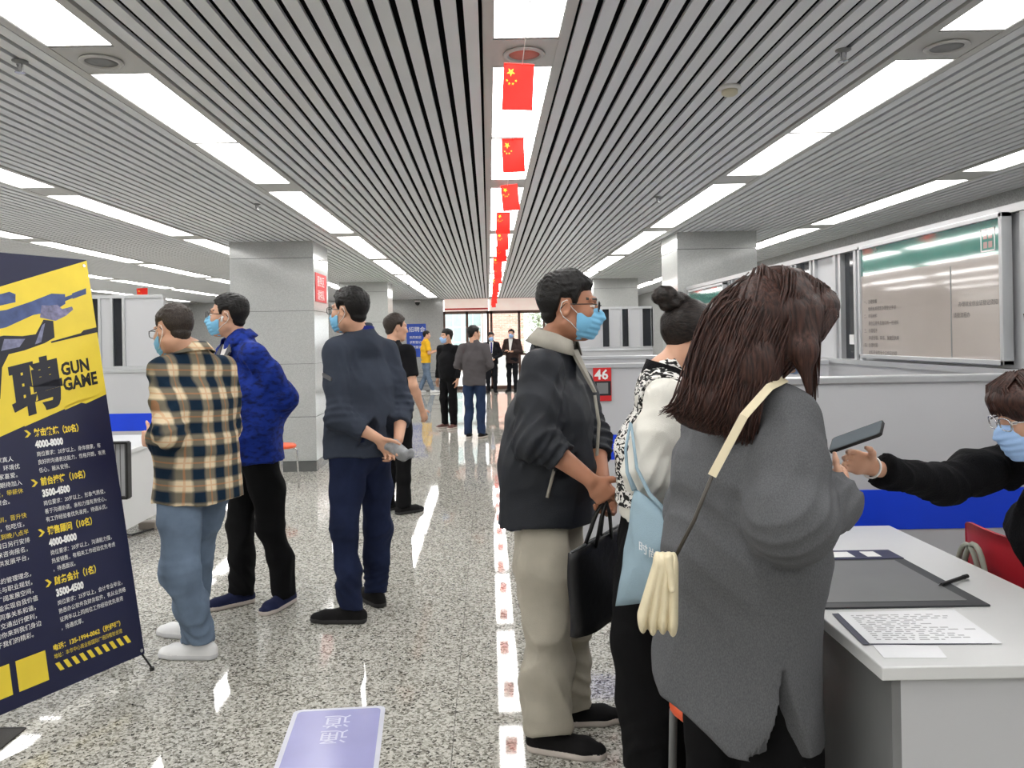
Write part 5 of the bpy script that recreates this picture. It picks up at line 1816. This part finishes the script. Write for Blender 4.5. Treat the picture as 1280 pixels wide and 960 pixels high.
shoes(pJ, J, 'black_shoe', 'pale_sole', 0.275, h=0.005)
# black shopping bag
bd = 2.70
c0, c1, c2, c3, c4 = P(713, 692, 2.62), P(776, 656, 2.88), P(779, 760, 2.86), P(738, 803, 2.66), P(716, 790, 2.62)
bc = (c0 + c1 + c2 + c3) / 4
t = thing('shopping_bag', 'flat black shopping bag hanging from the hands of the bespectacled man', 'bag', (bc[0], bc[1], bc[2] - 0.2))
nb = unit(np.cross(c1 - c0, V3(0, 0, 1)))
fd = Field()
ux = unit((c1 - c0) * (1, 1, 0))
wd_ = np.linalg.norm((c1 - c0)[:2])


def bagp(u, z, w):
    return np.array([c0[0], c0[1], 0]) + ux * u + V3(0, 0, z) + nb * w


zt0, zt1 = c0[2], c1[2]
zb = P(738, 803, 2.66)[2]
g = Geo()
nu, nz = 8, 10
for s in (-1, 1):
    for j in range(nz + 1):
        for i in range(nu + 1):
            u = i / nu; v = j / nz
            zt = zt0 + (zt1 - zt0) * u
            z_b = zb + 0.03 + (P(779, 760, 2.86)[2] - zb - 0.03) * u
            bulge = 0.012 + 0.030 * (1 - v) * (1 - abs(2 * u - 1) ** 3)
            g.v.append(tuple(bagp(wd_ * u + 0.015 * (1 - v) * (0.5 - u), z_b + (zt - z_b) * v, s * bulge + 0.004 * math.sin(9 * u + 7 * v))))
n1 = (nu + 1) * (nz + 1)
for j in range(nz):
    for i in range(nu):
        a = j * (nu + 1) + i
        g.f += [(a, a + nu + 1, a + nu + 2, a + 1), (n1 + a, n1 + a + 1, n1 + a + nu + 2, n1 + a + nu + 1)]
edge = [i for i in range(nu + 1)] + [j * (nu + 1) + nu for j in range(1, nz + 1)]
edge = edge + [nz * (nu + 1) + i for i in range(nu - 1, -1, -1)] + [j * (nu + 1) for j in range(nz - 1, 0, -1)]
for a, c in zip(edge, edge[1:] + edge[:1]):
    g.f.append((a, c, n1 + c, n1 + a))
g.m = [0] * len(g.f)
obj('body', g, mat('black_nylon', rgb(16, 16, 19), 0.5, bump=0.2, bscale=40), t, smooth=True)
hp = J['wrR'] + V3(0.045, 0.0, -0.075)
for s, (ua, ub) in ((-1, (0.30, 0.62)), (1, (0.42, 0.74))):
    pa_, pb_ = bagp(wd_ * ua, zt0 + (zt1 - zt0) * ua - 0.02, s * 0.012), bagp(wd_ * ub, zt0 + (zt1 - zt0) * ub - 0.02, s * 0.012)
    m_ = hp + nb * s * 0.008
    obj('handle', Geo().tube([pa_, pa_ * 0.3 + m_ * 0.7 - ux * 0.01, m_, pb_ * 0.3 + m_ * 0.7 + ux * 0.01, pb_], 0.007, 6), M['black_plastic'], t, smooth=True)
obj('top_edge', Geo().tube([bagp(0.0, zt0 + 0.002, 0), bagp(wd_ * 0.5, (zt0 + zt1) / 2 + 0.002, 0), bagp(wd_, zt1 + 0.002, 0)], 0.004, 6), M['grey_plastic'], t)

# ---- K: woman with a bun
b = tuple(G(838, 968)[:2])
J = joints(b, 1.60, 98, sex='f', pelvis=P(822, 665, 2.58), neck=P(828, 472, 2.58), head=P(862, 420, 2.60),
           elR=P(812, 592, 2.42), wrR=P(862, 632, 2.46), elL=P(850, 590, 2.72), wrL=P(880, 640, 2.62),
           knR=P(812, 800, 2.54), anR=P(822, 940, 2.52), knL=P(842, 800, 2.66), anL=P(848, 935, 2.66), yawfR=80, yawfL=70)
pK, hc, Bh = person('woman with a hair bun, zebra patterned vest over white sleeves, beside the grey coat', J, b, (62, -16, 0), 0.95, 0.0055, sex='f')


def tied_hair(c, B, s):
    fd = Field()
    ys = [-0.12, -0.065, -0.042, -0.030, 0.02, 0.05, 0.075, 0.12]
    zs = [-0.062, -0.055, -0.030, 0.024, 0.026, 0.055, 0.060, 0.06]

    def fn(X, Y, Z):
        q = [X / 0.083, (Y + 0.014) / 0.104, (Z - 0.03) / 0.098]
        e = np.sqrt(q[0] ** 2 + q[1] ** 2 + q[2] ** 2)
        g = np.sqrt((q[0] / 0.083) ** 2 + (q[1] / 0.104) ** 2 + (q[2] / 0.098) ** 2)
        d = e * (e - 1) / (g + 1e-6)
        zc = np.interp(np.broadcast_to(Y, d.shape).ravel(), ys, zs).reshape(d.shape)
        return np.maximum(d, (zc - Z) * 0.8)
    fd.raw(fn, (-0.1, -0.13, -0.09), (0.1, 0.12, 0.15))
    w = wrinkles(5, 150, 0.0012, 5, (1, 0.35, 0.6))
    return local_mesh(fd, 0.0045, c, B, s, w, 0)


obj('hair', tied_hair(hc, Bh, 0.95), M['hair_tied'], pK, smooth=True)
bc = P(831, 370, 2.56)
fd = Field().ell(bc, (0.042, 0.040, 0.034), None, 0.01).ell(bc + V3(0.02, 0.0, -0.02), (0.03, 0.03, 0.025), None, 0.02).cap(bc + V3(0.01, 0, -0.02), hc + Bh @ V3(0, -0.06, 0.10), 0.026, 0.03, 0.02)
obj('hair_bun', fd.mesh(0.0045, wrinkles(9, 160, 0.0025, 5)), M['hair_tied'], pK, smooth=True)
o = obj('face_mask', mask_mesh(hc, Bh, 0.95), M['mask'], pK, smooth=True)
jacket(pK, J, 'white_sleeve', P(822, 640, 2.58)[2], [(0, 0.165, 0.135), (0.12, 0.150, 0.118), (0.33, 0.160, 0.122), (0.42, 0.140, 0.090)], arm=(0.068, 0.074, 0.070), cuff=(0.85, 0.85), seed=51, amp=0.005, name='blouse', fold=0.009, sh=0.052, neck=0.060)


def vest_cut(fd):
    for q in 'LR':
        s_, e = J['sh' + q], J['el' + q]
        fd.ecap(s_ + J['r'] * (0.035 if q == 'R' else -0.035) - V3(0, 0, 0.00), s_ * 0.35 + e * 0.65 + J['r'] * (0.06 if q == 'R' else -0.06), (0.10, 0.085), (0.10, 0.085), J['r'], 0.005, 's')


jacket(pK, J, 'zebra', P(822, 628, 2.58)[2], [(0, 0.178, 0.150), (0.12, 0.164, 0.134), (0.33, 0.172, 0.138), (0.42, 0.150, 0.102)], arm=(0.07, 0.07, 0.07), cuff=(-0.15, -0.15), seed=52, amp=0.003, name='knit_vest', sh=0.064, neck=0.064, cut=vest_cut)
collar(pK, J, 'black_knit', 0.078, 0.072, 0.045, open_=10)
trousers(pK, J, 'black_trouser', 0.120, 0.125, 0.105, 0.115, seed=15, amp=0.006, stack=0.006)
shoes(pK, J, 'black_shoe', 'black_sole', 0.24)
# pale blue tote
M['tote'] = cloth('pale_blue_tote_cloth', rgb(150, 173, 186), 0.05, rough=0.8)
tp = [P(794, 612, 2.32), P(846, 650, 2.22), P(836, 735, 2.22), P(818, 752, 2.24), P(771, 757, 2.38), P(786, 660, 2.36)]
tc_ = sum(tp) / 6
t = thing('tote_bag', 'pale blue cloth tote hanging at the side of the woman with the bun', 'bag', (tc_[0], tc_[1], P(800, 757, 2.36)[2]))
tn = unit(np.cross(tp[1] - tp[0], V3(0, 0, 1)))
if tn[1] > 0:
    tn = -tn
fd = Field()
for i, q in enumerate(tp):
    pass
cen = sum(tp) / len(tp)
ring = tp + [tp[0]]
g = Geo()
N = 9
front, back = [], []
for i in range(len(tp)):
    a, c = ring[i], ring[i + 1]
    for kf in range(4):
        front.append(a + (c - a) * kf / 4)
rings = []
n_ = len(front)
for s in (1, -1):
    for lv in (1.0, 0.8, 0.5, 0.2):
        for p in front:
            g.v.append(tuple(cen + (p - cen) * lv + tn * s * (0.006 + 0.034 * (1 - lv ** 2)) + tn * 0.004 * math.sin(40 * p[2] + 30 * p[0])))
for s in range(2):
    o0 = s * 4 * n_
    for l in range(3):
        for i in range(n_):
            a, c = o0 + l * n_ + i, o0 + l * n_ + (i + 1) % n_
            g.f.append((a, c, c + n_, a + n_) if s == 1 else (a, a + n_, c + n_, c))
    last = [o0 + 3 * n_ + i for i in range(n_)]
    g.f.append(tuple(last) if s else tuple(reversed(last)))
for i in range(n_):
    g.f.append((i, (i + 1) % n_, 4 * n_ + (i + 1) % n_, 4 * n_ + i))
g.m = [0] * len(g.f)
obj('body', g, M['tote'], t, smooth=True)
sp_ = J['shR'] + V3(-0.03, 0, 0.0)
obj('strap', Geo().tube([tp[0] + tn * 0.004, P(784, 590, 2.35), P(782, 562, 2.38), P(788, 528, 2.42)], [0.009, 0.006, 0.005, 0.004], 6), M['tote'], t, smooth=True)
obj('strap', Geo().tube([tp[1] + tn * 0.01, P(812, 618, 2.28), P(796, 585, 2.33), P(789, 530, 2.41)], [0.009, 0.006, 0.005, 0.004], 6), M['tote'], t, smooth=True)
obj('lettering', text_geo('时尚', 0.032, lambda u, v, w: tuple(P(806, 684, 2.27) + tn * (0.030 + w) + unit((tp[1] - tp[0]) * (1, 1, 0)) * u + V3(0, 0, v - 0.35 * u))), M['white_print'], t)

# ---- L: woman in the long grey coat
b = (P(935, 900, 2.02)[0], 2.02)
J = joints(b, 1.66, 54, sex='f', sw=0.122, pelvis=P(928, 715, 2.02), neck=P(940, 486, 2.00), head=P(976, 402, 2.02),
           elR=P(990, 648, 1.80), wrR=P(1052, 622, 1.93), elL=P(880, 640, 2.20), wrL=P(950, 640, 2.30), yawfR=60, yawfL=45)
pL, hc, Bh = person('woman with long brown hair and a long heather grey coat beside the desk', J, b, (76, -24, 0), 0.98, 0.005, sex='f', hands={'R': dict(d=(0.5, 0.75, 0.3), t=(0, 0, 1), curl=0.5)})
o = obj('face_mask', mask_mesh(hc, Bh, 0.98), M['mask_pale'], pL, smooth=True)
hem = P(940, 912, 2.0)[2]
r_, f_ = J['r'], J['f']
cx_ = J['pelvis']


def coat_cut(fd):
    def fn(X, Y, Z):
        fr = (X - cx_[0]) * f_[0] + (Y - cx_[1]) * f_[1]
        sr = (X - cx_[0]) * r_[0] + (Y - cx_[1]) * r_[1]
        zt = 0.70
        d = np.abs(fr + 0.078) - 0.060 * np.clip((zt - Z) / 0.20, 0, 2) ** 1.3
        return np.minimum(np.maximum(np.maximum(d, Z - zt), 0.10 - sr), (Z - (hem + 1.0 * np.maximum(0, cx_[0] - X - 0.085))) * 0.7)
    fd.raw(lambda X, Y, Z: -fn(X, Y, Z), cx_ - (0.4, 0.4, 0.6), cx_ + (0.4, 0.4, 0.0), mode='i')


jacket(pL, J, 'grey_coat', hem, [(0, 0.226, 0.178), (0.06, 0.214, 0.166), (0.30, 0.195, 0.148), (0.42, 0.160, 0.105)], arm=(0.062, 0.080, 0.098), cuff=(0.95, 0.95), seed=61, amp=0.006, name='coat', fold=0.014, sh=0.046, neck=0.066, cuffr=0.066, cut=coat_cut, freq=15, h=0.006, smooth_n=5)
collar(pL, J, 'grey_coat', 0.072, 0.068, 0.03, open_=20)
trousers(pL, J, 'black_trouser', 0.086, 0.088, 0.095, 0.045, seed=16, amp=0.004, seat=(0.14, 0.11))
shoes(pL, J, 'black_shoe', 'black_sole', 0.24)
# long hair: a shell over the crown flowing down behind the left shoulder, dressed with strands
T = loc2w(hc, Bh, 0.98)
fd = Field()
fd.ell(T((0, -0.012, 0.035)), (0.090, 0.110, 0.104), Bh, 0.02)
fd.ell(T((0, -0.02, -0.02)), (0.088, 0.096, 0.09), Bh, 0.03)
bk = [P(948, 400, 1.99), P(918, 455, 1.95), P(896, 508, 1.92), P(878, 530, 1.93)]
sd = unit(V3(0.85, -0.2, -0.25))
fd.ecap(bk[0], bk[1], (0.092, 0.085), (0.100, 0.066), sd, 0.05)
fd.ecap(bk[1], bk[2], (0.100, 0.066), (0.094, 0.042), sd, 0.05)
fd.ecap(bk[2], bk[3], (0.094, 0.042), (0.070, 0.020), sd, 0.04)
fr = [T((0.075, 0.02, 0.03)), P(1005, 440, 1.92), P(1012, 492, 1.90)]
fd.chain(fr, [0.034, 0.026, 0.008], 0.03)
# open the face
fd.ell(T((0.01, 0.072, 0.072)), (0.074, 0.046, 0.050), Bh, 0.03)
fd.ell(T((0, 0.120, -0.050)), (0.060, 0.085, 0.086), Bh, 0.02, 's')
hv = relax(fd.mesh(0.006, wrinkles(71, 120, 0.0014, 6, (1, 1, 0.25))), 2, 0.4)
ho = obj('hair', hv, M['hair_brown'], pL, smooth=True)
rg = np.random.RandomState(3)
g = Geo()
vs_, qs_ = hv
for i in range(420):
    a = rg.uniform(-1, 1); w_ = rg.uniform(-1, 1)
    st = T((0.078 * a * 0.9, -0.05 + 0.06 * w_, 0.115 - 0.03 * abs(a)))
    e_ = bk[3] + sd * (0.088 * a) + V3(0.02 * a, -0.02 - 0.012 * rg.rand(), -0.012 + 0.05 * (a - 0.2) * -0.4) + rg.normal(size=3) * 0.006
    m1 = bk[0] + sd * 0.090 * a + V3(-0.035, -0.082 + 0.03 * abs(a), 0.02) + rg.normal(size=3) * 0.006
    m2 = bk[1] + sd * 0.098 * a + V3(-0.02, -0.066 + 0.03 * abs(a), 0.005) + rg.normal(size=3) * 0.007
    m3 = bk[2] + sd * 0.094 * a + V3(-0.008, -0.044 + 0.02 * abs(a), 0.0) + rg.normal(size=3) * 0.006
    cp = np.array([st, m1, m2, m3, e_])
    tt = np.linspace(0, 4, 13)
    pts = []
    for q in tt:
        i0 = min(int(q), 3); u = q - i0
        p0, p1, p2, p3 = cp[max(i0 - 1, 0)], cp[i0], cp[i0 + 1], cp[min(i0 + 2, 4)]
        pts.append(0.5 * ((2 * p1) + (p2 - p0) * u + (2 * p0 - 5 * p1 + 4 * p2 - p3) * u * u + (3 * p1 - p0 - 3 * p2 + p3) * u ** 3))
    g.tube(pts, [0.0026] * 9 + [0.0022, 0.0018, 0.0013, 0.0005], 4)
for i in range(260):   # the crown, combed forward and down over the near side
    a, w_ = rg.uniform(0, 1), rg.uniform(-1, 1)
    j_ = rg.normal(size=3) * 0.003
    pts = [T((0.01 + 0.01 * w_, -0.06 + 0.12 * a, 0.136 - 0.02 * abs(a - 0.5))), T((0.055, -0.075 + 0.16 * a, 0.116 - 0.02 * abs(a - 0.5))), T((0.090, -0.080 + 0.165 * a, 0.050)), T((0.098 + 0.006 * w_, -0.080 + 0.145 * a, -0.02)),
           T((0.088 + 0.01 * w_, -0.085 + 0.115 * a, -0.085 - 0.03 * rg.rand())), T((0.060 + 0.02 * w_, -0.09 + 0.10 * a, -0.14 - 0.05 * rg.rand()))]
    g.tube([p + j_ for p in pts], [0.0026, 0.0026, 0.0026, 0.0024, 0.0018, 0.0006], 4)
for i in range(60):   # wisps beside the face and a fringe
    a = rg.uniform(0, 1)
    if i < 34:
        pts = [T((0.03 + 0.05 * a, 0.06 - 0.05 * a, 0.115 - 0.02 * a)), T((0.075 + 0.012 * a, 0.075 - 0.06 * a, 0.06)), P(1012 + 10 * a, 430, 1.93) + rg.normal(size=3) * 0.005, P(1008 + 14 * a, 470 + 40 * rg.rand(), 1.90) + rg.normal(size=3) * 0.004]
    else:
        x = rg.uniform(-0.06, 0.07)
        pts = [T((x * 0.7, 0.05, 0.128)), T((x, 0.098, 0.088)), T((x * 1.05, 0.112, 0.045 + 0.02 * rg.rand()))]
    g.tube(pts, [0.003] * (len(pts) - 1) + [0.0008], 4)
obj('hair_strands', g, M['hair_brown'], ho, smooth=True, kind='stuff')
# cream crossbody bag and its strap
M['cream'] = mat('cream_leather', rgb(222, 210, 178), 0.5, var=0.04)
bp_ = P(827, 738, 1.82)
t = thing('crossbody_bag', 'small cream pleated crossbody bag on the back of the grey coat', 'bag', (bp_[0], bp_[1], P(827, 780, 1.82)[2]))
bx = rot(12)
fd = Field()
for i in range(4):
    o_ = (i - 1.5) * 0.017
    a0 = P(832, 706, 1.82) + bx[:, 0] * o_ * 0.7
    a1 = P(822, 770, 1.82) + bx[:, 0] * o_ * 1.3 + V3(0, 0, -0.004 * (i % 2))
    fd.ecap(a0, a1, (0.011, 0.030), (0.0125, 0.040), bx[:, 0], 0.003)
obj('pleated_body', relax(fd.mesh(0.004), 1, 0.3), M['cream'], t, smooth=True)
fd = Field().ecap(P(836, 697, 1.81), P(840, 735, 1.79), (0.030, 0.012), (0.028, 0.008), bx[:, 1], 0.01)
obj('flap', fd.mesh(0.0045), M['cream'], t, smooth=True)
sw = [P(982, 474, 1.93), P(962, 484, 1.86), P(930, 520, 1.80), P(890, 595, 1.795), P(868, 650, 1.81), P(842, 700, 1.85)]
g = Geo()
sn = unit(V3(-0.3, -0.9, 0.3))
v_ = []
for i, p in enumerate(sw):
    tg = unit(sw[min(i + 1, 5)] - sw[max(i - 1, 0)])
    wd2 = unit(np.cross(tg, sn)) * (0.0095 if i < 4 else 0.004)
    v_ += [p - wd2, p + wd2, p + wd2 + sn * 0.004, p - wd2 + sn * 0.004]
F = []
for i in range(3):
    for j in range(4):
        F.append((i * 4 + j, i * 4 + (j + 1) % 4, i * 4 + 4 + (j + 1) % 4, i * 4 + 4 + j))
F += [(3, 2, 1, 0), (12, 13, 14, 15)]
g.add(v_[:16], F)
obj('strap_cord', Geo().tube([sw[3] + sn * 0.003, sw[4] + sn * 0.003, sw[5] + sn * 0.002], 0.0045, 6), mat('dark_cord', rgb(70, 66, 60), 0.5), t, smooth=True, label='thin dark lower part of the strap')
obj('strap', g, M['cream'], t)

# ---- M: seated woman in black reaching over the desk
b = (1.78, 2.15)
J = joints(b, 1.62, -118, sex='f', pelvis=V3(1.80, 2.44, 0.55), neck=V3(1.60, 2.24, 1.15), head=V3(1.505, 2.20, 1.235),
           elR=P(1180, 605, 2.28), wrR=P(1093, 585, 2.18), elL=V3(1.80, 1.98, 0.92), wrL=V3(1.60, 1.90, 0.80),
           hipL=V3(1.88, 2.40, 0.53), hipR=V3(1.70, 2.40, 0.53), knL=V3(1.95, 1.98, 0.52), knR=V3(1.74, 1.98, 0.52), anL=V3(1.95, 1.95, 0.085), anR=V3(1.74, 1.95, 0.085), yawfL=180, yawfR=180)
J['shR'] = V3(1.525, 2.36, 1.085)
J['shL'] = V3(1.70, 2.08, 1.10)
pM, hc, Bh = person('seated woman in black knit with blue mask, reaching over the desk with a phone', J, b, (-84, -12, 0), 0.96, 0.005, sex='f',
                    hands={'R': dict(d=(-0.85, -0.1, 0.30), t=(0.1, -0.3, 0.9), n=(-0.3, -0.8, 0.5), curl=0.55, thumb=0.7)})


def bob(c, B, s):
    fd = Field()
    fd.ell((0, -0.014, 0.036), (0.088, 0.108, 0.100), None, 0.02)
    fd.ell((0, -0.040, -0.03), (0.088, 0.078, 0.085), None, 0.03)
    for q in (-1, 1):
        fd.chain([(q * 0.062, 0.052, 0.060), (q * 0.076, 0.034, 0.0), (q * 0.078, 0.022, -0.085)], [0.026, 0.021, 0.010], 0.02)
    fd.ell((0, 0.066, 0.066), (0.078, 0.052, 0.046), None, 0.03)
    fd.ell((0, 0.122, -0.050), (0.056, 0.075, 0.088), None, 0.01, 's')
    return local_mesh(fd, 0.005, c, B, s, wrinkles(8, 150, 0.0010, 5, (1, 1, 0.3)), 1)


ho = obj('hair', bob(hc, Bh, 0.96), M['hair_brown'], pM, smooth=True)
T = loc2w(hc, Bh, 0.96)
rg = np.random.RandomState(12)
g = Geo()
for i in range(240):
    a, w_ = rg.uniform(-1, 1), rg.uniform(0, 1)
    q_ = 1 if a > 0 else -1
    if i < 130:    # down the sides
        pts = [T((q_ * 0.008, 0.05 - 0.10 * w_, 0.138)), T((q_ * 0.060, 0.060 - 0.12 * w_, 0.110)), T((q_ * 0.090, 0.052 - 0.11 * w_, 0.045)), T((q_ * 0.096, 0.046 - 0.11 * w_, -0.02)), T((q_ * 0.088, 0.035 - 0.10 * w_, -0.085 - 0.03 * rg.rand()))]
    else:          # the fringe, swept to one side
        pts = [T((0.02 * a, 0.04, 0.138)), T((0.05 * a, 0.092, 0.108)), T((0.066 * a, 0.115 - 0.03 * a * a, 0.070)), T((0.072 * a, 0.112 - 0.035 * a * a, 0.030 + 0.018 * rg.rand() - 0.02 * a * a))]
    j_ = rg.normal(size=3) * 0.002
    g.tube([p + j_ for p in pts], [0.0028] * (len(pts) - 1) + [0.0008], 4)
obj('hair_strands', g, M['hair_brown'], ho, smooth=True, kind='stuff')
face_mask(pM, hc, Bh, 0.96, 'mask_pale')
spectacles(pM, hc, Bh, 0.96, 'chrome')
jacket(pM, J, 'black_knit', 0.56, [(0, 0.175, 0.135), (0.12, 0.160, 0.122), (0.33, 0.170, 0.125), (0.42, 0.145, 0.095)], arm=(0.062, 0.062, 0.054), cuff=(0.88, 0.88), seed=81, amp=0.004, name='sweater', sh=0.054, neck=0.060, fold=0.006, freq=60)
collar(pM, J, 'black_knit', 0.068, 0.066, 0.04, open_=10)
trousers(pM, J, 'black_trouser', 0.085, 0.070, 0.060, 0.06, seed=18)
shoes(pM, J, 'black_shoe', 'black_sole', 0.24)
q = J['wrR'] + unit(J['wrR'] - J['elR']) * 0.012
ax_ = unit(J['wrR'] - J['elR'])
ux_ = unit(np.cross(ax_, (0, 0, 1))); vz_ = np.cross(ux_, ax_)
o = obj('bracelet', Geo().tube([q + ux_ * 0.031 * math.cos(a) + vz_ * 0.029 * math.sin(a) for a in np.linspace(0, 2 * math.pi, 25)[:-1]], 0.003, 6, closed=True), M['white_plastic'], pM, smooth=True)
# phone
a, c, d_ = P(1040, 567, 2.12), P(1097, 547, 2.04), P(1063, 538, 2.17)
ex = unit(c - a); ey = d_ - a; ey = unit(ey - ex * np.dot(ey, ex)); ez = np.cross(ex, ey)
pc = a + ex * 0.066 + ey * 0.036
o3p = lambda u, v, w: tuple(pc + ex * u + ey * v + ez * w)
t = thing('phone', 'dark smartphone held out over the desk by the seated woman', 'phone', pc)
obj('case', Geo().prism(rrect(-0.072, 0.072, -0.036, 0.036, 0.009), o3p, 0.008), M['black_plastic'], t)
obj('screen', Geo().prism(rrect(-0.069, 0.069, -0.033, 0.033, 0.007), lambda u, v, w: o3p(u, v, 0.0081 + w), 0.0006), mat('phone_screen', rgb(104, 112, 118), 0.1), t)


# ---- farther people
def plain(label, px, py, d, H, yaw, hyaw, top, bottom, shoe_m, sole_m, hem, cuff=(0.9, 0.9), hair='hair_black', masked='mask_pale', h=0.010, sec=None, arm=(0.066, 0.062, 0.055), seed=100, name='jacket', J_=None, thigh=0.09, pitch=-3):
    b = tuple(G(px, py)[:2]) if d is None else (P(px, py, d)[0], d)
    Bq = rot(yaw)
    kw = {q: V3(b[0], b[1], 0) + Bq @ np.array(v, float) for q, v in (J_ or {}).items() if not q.startswith('yaw')}
    J = joints(b, H, yaw, **kw)
    o, hc, Bh = person(label, J, b, (hyaw, pitch, 0), 0.98, h)
    obj('hair', short_hair(hc, Bh, 0.98, seed, 0.018, 0.007, h=0.006), M[hair], o, smooth=True)
    if masked:
        face_mask(o, hc, Bh, 0.98, masked, h=0.006)
    jacket(o, J, top, hem, sec, arm, cuff, h=0.011, seed=seed, name=name)
    trousers(o, J, bottom, thigh, 0.07, 0.06, 0.06, h=0.011, seed=seed)
    shoes(o, J, shoe_m, sole_m, h=0.009)
    return o, J, hc, Bh


pD, JD, hcD, BD = plain('man in black short sleeved tee behind the man in charcoal jacket', 495, 640, 6.85, 1.70, 42, 62, 'black_cloth', 'black_trouser', 'black_shoe', 'black_sole', 0.80, (-0.72, -0.72), masked=False, h=0.007, seed=110, name='tee', hair='hair_short',
      J_=dict(elR=(0.27, -0.02, 1.09), wrR=(0.24, 0.10, 0.88)))
pF, JF, hcF, BF = plain('masked man in black jacket standing in the aisle facing the grey blazer', 562, 536, 13.2, 1.63, -142, -112, 'black_cloth', 'black_trouser', 'brown_shoe', 'pale_sole', 0.82, seed=120)
pG, JG, hcG, BG = plain('man in grey blazer and blue jeans seen from behind in the aisle', 594, 547, 11.85, 1.66, 12, 62, 'grey_blazer', 'jeans_mid', 'black_shoe', 'pale_sole', 0.78, seed=130, masked=False,
      J_=dict(elL=(-0.25, -0.03, 1.08), wrL=(-0.12, 0.2, 1.0), elR=(0.25, -0.03, 1.08), wrR=(0.12, 0.2, 1.0)))
pE, JE, hcE, BE = plain('person in yellow tee and pale jeans by the blue poster', 533, 491, 22.0, 1.70, 70, 75, 'yellow_tee', 'jeans_light', 'white_shoe', 'white_shoe', 0.82, (-0.75, -0.75), masked=False, seed=140, name='tee',
      J_=dict(elR=(0.24, 0.03, 1.08), wrR=(0.12, 0.26, 1.14), elL=(-0.24, 0.03, 1.08), wrL=(-0.08, 0.26, 1.14), anL=(-0.10, -0.16, 0.085), anR=(0.10, 0.16, 0.085)))
ph = (JE['wrR'] + JE['wrL']) / 2 + JE['f'] * 0.13
o = obj('phone', Geo().box(ph[0] - 0.06, ph[0] + 0.06, ph[1] - 0.05, ph[1] + 0.05, ph[2] - 0.005, ph[2] + 0.005), M['black_plastic'], origin=ph)
tag(o, 'dark phone in the hands of the person in yellow tee', 'phone')
pH, JH, hcH, BHd = plain('masked guard in black suit and tie standing at the entrance', 615, 491, 21.4, 1.62, 178, 176, 'suit', 'suit', 'black_shoe', 'black_sole', 0.78, seed=150,
      J_=dict(elR=(0.25, 0.0, 1.03), wrR=(0.08, 0.17, 0.90), elL=(-0.25, 0.0, 1.03), wrL=(-0.06, 0.17, 0.90)))
pI, JI, hcI, BI = plain('masked man in dark brown suit and white shirt beside the entrance guard', 641, 491, 21.6, 1.70, -158, -165, 'brown_suit', 'suit', 'black_shoe', 'black_sole', 0.78, seed=160,
      J_=dict(elR=(0.26, 0.0, 1.08), wrR=(0.10, 0.2, 1.12), elL=(-0.26, 0.0, 1.08), wrL=(-0.08, 0.2, 1.10)))
for o_, J_, tie in ((pH, JH, True), (pI, JI, False)):
    nk, f_, r_, up = J_['neck'], J_['f'], J_['r'], J_['up']
    to = lambda u, v, w: tuple(nk + r_ * u + up * v + f_ * (0.085 - 0.30 * v * (1 if v > -0.2 else 0) - (0.06 if v <= -0.2 else 0) * -1 + w) if v > -0.2 else nk + r_ * u + up * v + f_ * (0.145 + w))
    obj('shirt_front', Geo().prism([(-0.06, 0.02), (0.06, 0.02), (0.02, -0.30), (-0.02, -0.30)], lambda u, v, w: tuple(nk + r_ * u + up * v + f_ * (0.085 + 0.065 * min(1, (0.02 - v) / 0.16) + w)), 0.012), M['white_tee'], o_)
    if tie:
        obj('tie', Geo().prism([(-0.018, 0.0), (0.018, 0.0), (0.022, -0.26), (0, -0.29), (-0.022, -0.26)], lambda u, v, w: tuple(nk + r_ * u + up * v + f_ * (0.10 + 0.065 * min(1, (0.02 - v) / 0.16) + w)), 0.006), M['collar_blue'], o_)
        obj('badge', Geo().prism([(-0.035, -0.50), (0.035, -0.50), (0.035, -0.40), (-0.035, -0.40)], lambda u, v, w: tuple(nk + r_ * u + up * v + f_ * (0.165 + w)), 0.004), M['white_print'], o_)
        obj('lanyard', Geo().tube([nk + r_ * 0.04 + f_ * 0.10, nk - up * 0.2 + r_ * 0.02 + f_ * 0.165, nk - up * 0.40 + f_ * 0.167, nk - up * 0.2 - r_ * 0.02 + f_ * 0.165, nk - r_ * 0.04 + f_ * 0.10], 0.004, 5), M['white_print'], o_)
